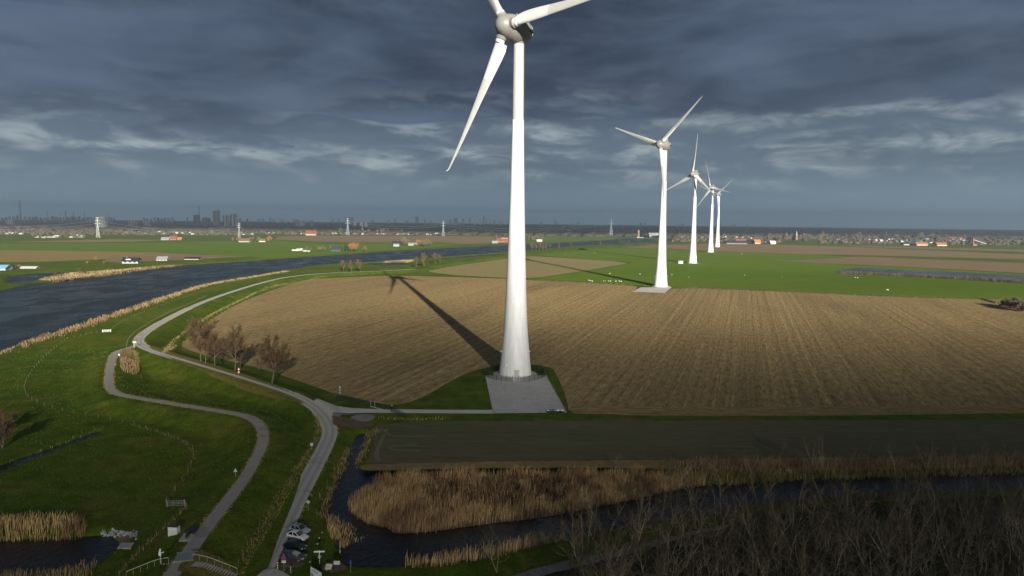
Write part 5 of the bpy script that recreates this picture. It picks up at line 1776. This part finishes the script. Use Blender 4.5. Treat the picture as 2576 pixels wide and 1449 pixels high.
hpx(408, 427, 597, 604, 12, .1, 'grey', 'grey', 'pale grey green shed left of the red farmhouse', name='shed', cat='shed')
hpx(428, 445, 594, 604, 10, .1, 'brick', 'red', 'red brick farmhouse with red roof on the far bank')
hpx(446, 458, 597, 604, 9, .1, 'brick', 'orange', 'small orange roofed annex right of the red farmhouse')
hpx(834, 858, 620, 632, 14, .1, 'green', 'slate', 'dark green barn among bare trees by the river', name='barn', cat='barn')
hpx(988, 1010, 608, 618.5, 14, .2, 'black', 'black', 'black barn with steep roof on the far bank', name='barn', cat='barn')
hpx(990, 1004, 613.5, 619.5, 6, .1, 'white', 'grey', 'small pale shed in front of the black barn', name='shed', cat='shed')
hpx(1028, 1050, 611, 617, 10, .05, 'white', 'grey', 'long white farm shed between the trees on the far bank', name='shed', cat='shed')
hpx(1250, 1284, 600.5, 609.5, 12, .08, 'brick', 'red', 'red barn on the far bank just left of the tower', name='barn', cat='barn')
hpx(1262, 1280, 599, 604, 8, .08, 'white', 'white', 'white roofed shed behind the red barn', name='shed', cat='shed')
hpx(1238, 1252, 606, 612, 7, .05, 'grey', 'grey', 'grey shed in front of the red barn', name='shed', cat='shed')
hpx(1350, 1363, 602.5, 608.5, 9, .1, 'cream', 'white', 'small white house just right of the tower on the far bank')
hpx(771, 796, 581, 592, 20, .05, 'cream', 'red', 'big bright red roof in the far town strip', name='hall', cat='building')
hpx(1632, 1657, 586.5, 596, 20, .05, 'white', 'white', 'white block of flats by the far river bend left of the second tower', name='flats', cat='building')
hpx(2100 - 274, 2100 - 224, 606, 613.5, 25, -.1, 'grey', 'slate', 'long dark greenhouse shed behind the farthest turbine', name='barn', cat='barn')
hpx(1850, 1874, 602, 613, 14, .05, 'cream', 'red', 'farmhouse with wide deep red roof right of the turbines')
hpx(1896, 1912, 603, 613.5, 10, .2, 'cream', 'orange', 'bright red orange roofed house right of the dark tree')
hpx(1936, 1950, 606, 614, 10, .1, 'white', 'white', 'white sheds below the village trees', name='shed', cat='shed')
hpx(2303, 2330, 610, 617.5, 14, .0, 'white', 'orange', 'left one of two bright orange roofed houses in the village')
hpx(2354, 2378, 611, 618.5, 14, .0, 'white', 'orange', 'right one of two bright orange roofed houses in the village')
hpx(2440, 2478, 594, 601.5, 16, .02, 'brick', 'red', 'long red roof behind the village trees at right') if False else None
hpx(2386, 2425, 597, 604, 16, .02, 'brick', 'red', 'long red brown roof above the village trees at right')
hpx(2270, 2300, 609.5, 616.5, 16, .0, 'white', 'slate', 'white house with slate roof left of the orange roofs')
# the red slanting hoist at the end of the village
p = at(2446, 618, .1)
k = mpp(p)
t = thing('red_hoist', 'tall red slanting hoist at the right end of the village', 'hoist', p)
MB().add([(0, -2, 0), (5, -2, 0), (5, 2, 0), (0, 2, 0), (0, -1.5, 27), (1.2, -1.5, 27), (1.2, 1.5, 27), (0, 1.5, 27)], [(0, 1, 5, 4), (1, 2, 6, 5), (2, 3, 7, 6), (3, 0, 4, 7), (4, 5, 6, 7)]).build('mast', RM['red'], t)
MB().tube((2, 0, 18), (42, 0, 6), .9, n=6).build('boom', HM['white'], t)
MB().box((7, 3, 0), (12, 8, 6)).build('shed', HM['brick'], t)
# church spire, village
p = at(2003, 604, .1)
t = thing('church', 'thin pale church spire above the village trees', 'church', p)
MB().box((0, 0, 0), (7, 7, 18)).build('tower', HM['brick'], t)
MB().add([(-3.2, -3.2, 18), (3.2, -3.2, 18), (3.2, 3.2, 18), (-3.2, 3.2, 18), (0, 0, 36)], [(0, 1, 4), (1, 2, 4), (2, 3, 4), (3, 0, 4)]).build('spire', HM['grey'], t)
MB().prism([(-5, 0), (5, 0), (5, 8), (0, 14), (-5, 8)], 3.5, 26).build('nave', HM['brick'], t)
# lighthouse-like tower and a ship on the far river bend
p = at(1606, 597, -1)
t = thing('brick_tower', 'small brown brick tower at the far river bend', 'tower', p)
MB().lathe([(4.6, 0), (4.2, 20), (4.9, 21), (4.9, 23)], 8).build('shaft', simple('tower_brick', (.30, .20, .12), .8), t)
MB().lathe([(4.6, 23), (3, 27), (.3, 31)], 8).build('roof', RM['grey'], t)
p = at(1610, 599, -1.2)
t = thing('river_ship', 'white river ship moored at the brick tower', 'ship', p, .1)
MB().prism([(-14, 2.6), (-13, 0), (11, 0), (15, 3.2), (10, 2.8)], -3, 3).build('hull', HM['white'], t)
MB().box((-8, 0, 2.6), (8, 4.5, 4)).build('wheelhouse', HM['grey'], t)
MB().tube((-4, 0, 4), (-4, 0, 12), .25, n=5).build('mast', HM['white'], t)
# white caravans by the farm
for k_, (x0, x1, y0, y1) in enumerate(((735, 745, 627.5, 631), (746, 754, 626, 631), (755, 761, 625, 630.5), (763, 772, 629.5, 632.5), (774, 780, 630, 632.8))):
    hpx(x0, x1, y0, y1, 4, .1, 'white', 'white', '%s of the white caravans left of the green barn' % ['leftmost', 'second from left', 'middle one', 'second from right', 'rightmost'][k_], False, 'white caravans by the river farm', 'caravan', 'caravan')

# small houses of the towns
WALLS = ['white', 'white', 'cream', 'brick', 'grey']


def cluster(n, x0, x1, ya, yb, walls, roofs, label, group, wpx=(3, 8), hp=(2.2, 4.0), slope=0.0105):
    for _ in range(n):
        x = random.uniform(x0, x1)
        y = random.uniform(ya, yb) + (x - x0) * slope
        p = at(x, y, .2)
        k = mpp(p)
        wl, rf = random.choice(walls), random.choice(roofs)
        house(p, random.uniform(*wpx) * k, random.uniform(8, 12), max(4.5, random.uniform(*hp) * k), random.choice((0, 0, .1, 1.5)), wl, rf, label, group)


cluster(14, 0, 56, 586, 589, ['white'], ['white', 'grey'], 'small white house in the row at the far left edge', 'white houses at the far left edge')
cluster(44, 300, 640, 582, 589, ['white', 'white', 'cream', 'brick'], ['red', 'brown', 'white', 'grey'], 'small house in the far town strip left of the pale pylon', 'town houses left of the middle pylon', slope=.006)
cluster(40, 640, 860, 584, 589, ['white', 'white', 'cream'], ['white', 'grey', 'red', 'brown'], 'small pale house in the far town strip around the red hall', 'town houses around the red hall', slope=.004)
cluster(44, 855, 1130, 587, 590.5, ['white', 'cream', 'pink'], ['brown', 'white', 'grey', 'red'], 'small cream house in the far row left of the tower', 'cream houses left of the tower', slope=.003)
cluster(20, 1330, 1480, 581, 585, ['white', 'grey', 'cream'], ['slate', 'grey', 'white'], 'tiny pale house on the horizon right of the tower', 'pale houses right of the tower', (4, 8), (2.5, 4.5), slope=.006)
cluster(16, 1695, 1780, 592, 600, ['white', 'brick', 'white'], ['red', 'brown', 'white'], 'tiny village house between the second and third towers', 'village houses between the towers')
cluster(44, 1815, 1960, 596, 609, ['white', 'brick', 'cream', 'white'], ['red', 'brown', 'slate', 'orange', 'white'], 'small village house behind the red farmhouse', 'village houses behind the red farmhouse', (4, 8), (2.6, 4.6))
cluster(24, 2085, 2200, 603, 610.5, ['white', 'grey', 'white'], ['slate', 'slate', 'brown', 'red'], 'small white and slate house in the middle of the village', 'slate roofed houses in mid village', (4, 9), (3, 5))
cluster(44, 2200, 2440, 602, 611, ['white', 'white', 'grey', 'cream'], ['slate', 'slate', 'grey', 'white'], 'small white house with dark roof near the orange roofs', 'dark roofed houses by the orange roofs', (5, 11), (3, 5.5))
cluster(10, 90, 215, 594, 599, ['white', 'cream'], ['white', 'grey'], 'pale farm building among the trees far left', 'farm buildings far left', (6, 14), (3, 5), 0)

# trees of the far bank and the villages
def treerow(st, n, x0, x1, ya, yb, hpx_, label, group, slope=0.0105):
    for _ in range(n):
        x = random.uniform(x0, x1)
        y = random.uniform(ya, yb) + (x - x0) * slope
        p = at(x, y, .1)
        st.put(p, max(3.0, random.uniform(*hpx_) * mpp(p)) / 11.0, label, group)


treerow(olive, 26, 80, 222, 594, 600, (8, 13), 'bare grey brown tree among the farm buildings far left', 'trees of the far left farms', 0)
treerow(olive, 12, 765, 835, 630, 632.5, (9, 12), 'bare olive tree in the belt beside the green barn', 'tree belt by the green barn', 0)
treerow(olive, 3, 907, 922, 631, 632, (9, 12), 'bare olive tree right of the orange willow by the river', 'trees by the orange willow', 0)
treerow(olive, 5, 1010, 1030, 616.5, 618.5, (13, 19), 'tall bare tree behind the black barn', 'trees behind the black barn', 0)
treerow(olive, 8, 1060, 1088, 618, 620.5, (11, 16), 'dense dark bare tree right of the orange tree on the far bank', 'dark trees on the far bank', 0)
treerow(olive, 6, 585, 604, 605, 608, (7, 10), 'bare tree left of the long cream barn', 'trees by the long cream barn', 0)
treerow(olive, 8, 630, 655, 604, 608, (8, 11), 'bare tree right of the long cream barn', 'trees right of the long cream barn', 0)
treerow(olive, 8, 1328, 1366, 604, 608, (8, 13), 'bare tree by the small white house right of the tower', 'trees right of the tower on the far bank', 0)
treerow(olive, 3, 1240, 1250, 604, 606, (9, 12), 'bare tree left of the red barn', 'trees left of the red barn', 0)
treerow(olive, 26, 1925, 2080, 603, 611, (13, 19), 'tall brown tree in the belt left of mid village', 'tall tree belt in the village', .003)
treerow(olive, 34, 2080, 2440, 599, 606, (9, 16), 'bare tree behind the village houses at right', 'trees behind the village')
treerow(olive, 26, 2450, 2620, 609, 614, (8, 12), 'bare tree in the belt right of the red hoist', 'tree belt at the right end')
treerow(olive, 18, 1690, 1830, 596, 602, (7, 11), 'bare tree among the houses behind the towers', 'trees behind the towers', .006)
treerow(olive, 30, 780, 1240, 584, 588, (7, 12), 'bare tree behind the far cream houses', 'trees behind the cream houses', .006)
evs = Stand([tree_proto('conifer', 99, bark, ever, 'x', 'tree', None, H=10, r0=.25, prim=20, start=.05, ang=70, ratio=.32, sub=9, twigs=9, up=.0, tw=.14)])
for px, py, ty, lab in ((32, 676, 662, 'taller dark conifer beside the blue roofed greenhouse'), (43, 676, 667, 'shorter dark conifer beside the brown outhouse'), (872, 632, 613, 'dark evergreen tree left of the orange willow'), (1884, 613, 600, 'dark rounded evergreen between the red roofs'), (1890, 613, 602, 'smaller dark evergreen right beside the rounded one'), (468, 603.5, 598, 'low dark evergreen bush right of the red farmhouse')):
    p = at(px, py, .1)
    evs.put(p, (py - ty) * mpp(p) / 9.5, lab)
for px, py, ty, lab in ((243, 657, 646, 'orange willow on the far bank at left'), (220, 663.5, 657, 'small orange bush left of the orange willow'), (262, 663.5, 658, 'small orange bush right of the orange willow'), (679, 609, 595, 'orange tree beside the white farmhouse'), (884, 632, 613, 'left half of the orange willows by the river'), (896, 632, 613, 'right half of the orange willows by the river'), (1052, 619, 604, 'orange brown tree in the middle of the far bank farm')):
    p = at(px, py, .1)
    orange.put(p, (py - ty) * mpp(p) / 9.0, lab)
for px, py, ty, lab in ((140, 698, 684, 'olive bush at the left end of the spit'), (155, 697, 685, 'second olive bush on the spit'), (200, 690, 672, 'tallest bush on the spit'), (215, 690, 678, 'bush right of the tallest one on the spit'), (277, 681, 671, 'dark bush in the middle of the spit'), (333, 675, 666, 'bush on the right half of the spit'), (345, 673, 667, 'small bush on the right half of the spit'), (407, 672, 666, 'reddish bush at the right end of the spit')):
    p = at(px, py, -.2)
    MB_.put(p, (py - ty) * mpp(p) / 5.0, lab, 'bushes on the spit')


# pylons and their wires
def pylon(px, py, ty, label, m, far=1.0):
    p = at(px, py, .1)
    H = (py - ty) * mpp(p)
    t = thing('pylon', label, 'pylon', p, .35, 'lattice pylons across the far land')
    r = H * .0055 * far
    b, wst, tp = H * .075, H * .022, H * .012

    def half(z):
        return np.interp(z, [0, .62 * H, H], [b, wst, tp])
    for sx in (-1, 1):
        for sy in (-1, 1):
            g = MB()
            zs = [0, .62 * H, H]
            for z0, z1 in zip(zs[:-1], zs[1:]):
                g.tube((sx * half(z0), sy * half(z0), z0), (sx * half(z1), sy * half(z1), z1), r * 1.3, r, n=4)
            g.build('leg', m, t)
    zs = list(np.linspace(0, .62, 6) * H) + list(np.linspace(.70, 1, 5) * H)
    g = MB()
    for z0, z1 in zip(zs[:-1], zs[1:]):
        h0, h1 = half(z0), half(z1)
        for sy in (-1, 1):
            g.tube((-h0, sy * h0, z0), (h1, sy * h1, z1), r * .7, n=3)
            g.tube((h0, sy * h0, z0), (-h1, sy * h1, z1), r * .7, n=3)
            g.tube((-h1, sy * h1, z1), (h1, sy * h1, z1), r * .8, n=3)
    g.build('bracing', m, t)
    for z, w in ((.70, .15), (.84, .12), (.97, .08)):
        g = MB()
        for sx in (-1, 1):
            g.tube((0, 0, z * H), (sx * w * H, 0, z * H), r * 1.1, n=4)
            g.tube((0, 0, z * H + .03 * H), (sx * w * H, 0, z * H), r * .8, n=4)
        g.build('cross_arm', m, t)
    return p, H


pm1 = simple('pylon_pale', (.50, .52, .42), .6, var=.05)
pm2 = simple('pylon_grey', (.30, .33, .34), .6, var=.05)
P1 = pylon(247, 598, 547, 'pale lattice pylon in front of the lone apartment block', pm1, .85)
P2 = pylon(602, 598, 561, 'pale lattice pylon right of the round towers', pm1, .85)
P3 = pylon(875, 591.5, 549, 'grey lattice pylon left of the black barn', pm2)
P4 = pylon(1115, 594, 556, 'grey lattice pylon left of the nearest turbine', pm2)
P5 = pylon(1537, 594.5, 549, 'tall grey lattice pylon at the river bend', pm2, 1.1)
P6 = pylon(912, 585, 557, 'faint smaller pylon right of the grey one', pm2, .8)
P0 = (at(-300, 596, 0), P1[1])


def wires(label, a, b, sag):
    t = thing('power_line', label, 'power line', a[0])
    for f in (.70, .84):
        A = np.array([0, 0, a[1] * f])
        B = b[0] - a[0] + np.array([0, 0, b[1] * f])
        n = 24
        g = MB()
        q = [A + (B - A) * k / n - np.array([0, 0, sag * 4 * (k / n) * (1 - k / n)]) for k in range(n + 1)]
        for u_, v_ in zip(q[:-1], q[1:]):
            g.tube(u_, v_, .22, n=3, cap=False)
        g.build('wire', steel, t)


wires('power line sagging from the left edge to the first pale pylon', P0, P1, 20)
wires('power line sagging between the two pale pylons', P1, P2, 18)
wires('power line between the grey pylons left of the tower', P3, P4, 16)
wires('power line sagging behind the tower to the river bend pylon', P4, P5, 26)


# tall blocks and chimneys on the skyline
def block(x0, x1, ytop, dist, m, label, group=None, name='tower_block', cat='building', style='flat', stripes=None):
    px = (x0 + x1) / 2
    hy = 555.5 + (px - CW / 2) * math.tan(ROLL)
    d = ray(px, hy)
    p = np.array([d[0], d[1]]) / d[1] * dist
    k = dist / F
    w, h = (x1 - x0) * k, (hy - ytop) * k + CAMH
    t = thing(name, label, cat, (p[0], p[1], .3), 0, group)
    if style == 'round':
        MB().lathe([(w / 2, 0), (w / 2, h * .86), (w * .42, h * .95), (w * .25, h)], 16).build('wall', m, t)
    else:
        MB().box((0, 0, 0), (w, max(14, w * .5), h)).build('wall', m, t)
    nb = stripes or 0
    for q in range(nb):
        MB().box((-w / 2 + w * (q + .5) / nb, -max(14, w * .5) / 2 - .15 if style != 'round' else -w * .5, h * .06), (w / nb * .42, .4, h * .86)).build('window_band', WIN, t)
    if style == 'flat':
        MB().box((w * .1, 0, h), (w * .35, 8, h * .04)).build('roof_house', m, t)
    return t


bg1 = simple('block_grey', (.20, .21, .22), .8)
bg2 = simple('block_pale', (.36, .35, .32), .8)
bg3 = simple('block_dark', (.10, .11, .12), .8)
bg4 = simple('block_red', (.28, .12, .10), .8)
block(243, 266, 546, 3300, bg2, 'lone broad apartment block behind the first pale pylon', stripes=5)
block(537, 552, 530, 4400, bg1, 'tallest flat topped tower of the left skyline', stripes=3)
block(562, 576, 540, 4400, bg2, 'round topped tower left one of the pair', style='round', stripes=2)
block(580, 597, 537, 4400, bg2, 'round topped tower right one of the pair', style='round', stripes=2)
block(488, 501, 541, 4400, bg3, 'dark tower block left of the tallest tower', stripes=2)
block(510, 525, 548, 4400, bg3, 'lower dark block between the two tall towers', stripes=2)
block(325, 346, 556, 3600, bg4, 'red and grey apartment block on the left skyline', stripes=3)
block(363, 379, 557, 3600, bg1, 'grey apartment block right of the red one', stripes=3)
block(18, 34, 554, 3900, bg2, 'pale apartment block near the left edge', stripes=3)
block(743, 750, 552, 4800, bg1, 'left slab of three in the mid skyline', stripes=2)
block(752, 767, 554, 4700, bg2, 'middle slab of three in the mid skyline', stripes=4)
block(780, 788, 555, 4800, bg1, 'right slab of three in the mid skyline', stripes=2)
block(868, 877, 547, 8500, bg1, 'left of two hazy slabs above the grey pylon')
block(879, 889, 547, 8500, bg1, 'right of two hazy slabs above the grey pylon')
for x, lab in ((893, 'left'), (909, 'middle'), (921, 'right')):
    block(x - 3, x + 3, 558, 5200, HM['white'], '%s one of three small white blocks on the skyline' % lab, 'three white skyline blocks')
for x, yt, w, lab in ((51.7, 504, 2.6, 'tallest thick chimney at the left edge'), (120, 531, 1.3, 'thin chimney left of the chimney group'), (153, 536, 1.3, 'thin short chimney beside the thick one'), (165.5, 530, 2.4, 'thick dark chimney in the left group'), (185, 533, 1.8, 'chimney right of the thick dark one'), (213, 532, 1.3, 'thin chimney left of the lone apartment block'),
                      (273, 540, 1.3, 'thin chimney right of the lone apartment block'), (501.5, 516, 1.8, 'slim stack behind the dark tower block'), (36, 547, 1.2, 'short stack at the far left'), (8, 549, 1.0, 'lowest stack at the far left')):
    dist = 5600
    hy = 555.5 + (x - CW / 2) * math.tan(ROLL)
    d = ray(x, hy)
    k = dist / F
    h = (hy - yt) * k + CAMH
    t = thing('chimney', lab, 'chimney', (d[0] / d[1] * dist, dist, .3), 0, 'chimneys on the left skyline')
    MB().lathe([(w * k * .62, 0), (w * k * .42, h)], 10).build('shaft', bg3, t)
    MB().lathe([(w * k * .5, h * .965), (w * k * .5, h * 1.0)], 10).build('rim', bg1, t)
sk = [(x, random.uniform(1.5, 6), random.uniform(3, 9)) for x in list(np.linspace(2, 285, 30)) + list(np.linspace(360, 430, 9)) + list(np.linspace(470, 620, 9))]
for x, w, up in sk:
    hy = 555.5 + (x - CW / 2) * math.tan(ROLL)
    block(x, x + w, hy + 9 - up, 5800, random.choice((bg1, bg3)), 'small hazy industrial block on the left skyline', 'industrial blocks on the left skyline')
for x, w, up in [(random.uniform(640, 1290), random.uniform(1.5, 6), random.uniform(2, 7)) for _ in range(34)] + [(1045, 7, 13), (1050, 3, 10), (1142, 9, 10), (1163, 4, 8), (1180, 4, 10), (1205, 5, 9), (1215, 4, 15), (1222, 3, 8), (1395, 2, 11), (1396, 1, 8)] + [(random.uniform(1330, 1900), random.uniform(2, 6), random.uniform(1, 4)) for _ in range(16)]:
    hy = 555.5 + (x - CW / 2) * math.tan(ROLL)
    block(x, x + w, hy + 5 - up, 9300, random.choice((bg1, bg2, bg1)), 'tiny hazy city building on the horizon', 'hazy city buildings on the horizon')


# the dark wooded country beyond
def lumps(name, X, Y, rad, hgt, m, label):
    n = len(X)
    V, Q = [], []
    K = 6
    a0 = rng.uniform(0, 6.28, n)
    for ring, (fr_, fz) in enumerate(((1.0, 0.0), (1.05, .45), (.7, .85))):
        for k in range(K):
            a = a0 + 2 * math.pi * k / K
            r = rad * fr_ * rng.uniform(.75, 1.2, n)
            V.append(np.stack([X + r * np.cos(a), Y + r * np.sin(a), hgt * fz * rng.uniform(.85, 1.15, n)], 1))
    V.append(np.stack([X, Y, hgt], 1))
    V = np.stack(V, 1).reshape(-1, 3)
    b = np.arange(n)[:, None] * (3 * K + 1)
    T = []
    for rg in range(2):
        for k in range(K):
            i0, i1, j0, j1 = rg * K + k, rg * K + (k + 1) % K, (rg + 1) * K + k, (rg + 1) * K + (k + 1) % K
            T += [b + np.array([[i0, i1, j1]]), b + np.array([[i0, j1, j0]])]
    for k in range(K):
        T.append(b + np.array([[2 * K + k, 2 * K + (k + 1) % K, 3 * K]]))
    return tag(obj(name, fast_mesh(name, V, np.concatenate(T, 0), m, 3, False)), label, None, None, 'stuff')


woodm = land('far_trees', (0.050, 0.046, 0.030), (0.065, 0.055, 0.036), (0.04, 0.045, 0.025), 0.004, 0.02, 0.05, 0.5, 0.35)
townm = land('near_far_trees', (0.075, 0.060, 0.042), (0.095, 0.072, 0.048), (0.065, 0.062, 0.036), 0.006, 0.03, 0.08, 0.5, 0.35)
n = 7000
Y = 2750 * (8800 / 2750) ** rng.uniform(0, 1, n)
X = rng.uniform(-.86, .86, n) * Y
lumps('far_wood', X, Y, rng.uniform(12, 34, n), rng.uniform(7, 15, n), woodm, 'dark mass of woods and hedges reaching to the horizon')
# hedges and gardens between the houses of the far towns
def band_pts(n, x0, x1, ya, yb, slope):
    out = []
    for _ in range(n):
        x = random.uniform(x0, x1)
        out.append(at(x, random.uniform(ya, yb) + (x - x0) * slope, 0)[:2])
    return out


q = np.array(band_pts(420, 0, 640, 577, 589, .006) + band_pts(420, 640, 1290, 580, 590, .004) + band_pts(320, 1690, 1960, 592, 608, .010) + band_pts(420, 2060, 2600, 597, 612, .010) + band_pts(60, 1340, 1500, 579, 584, .005))
lumps('garden_trees', q[:, 0], q[:, 1], rng.uniform(4, 10, len(q)), rng.uniform(3.5, 9, len(q)), townm, 'brown garden trees and hedges between the far houses')
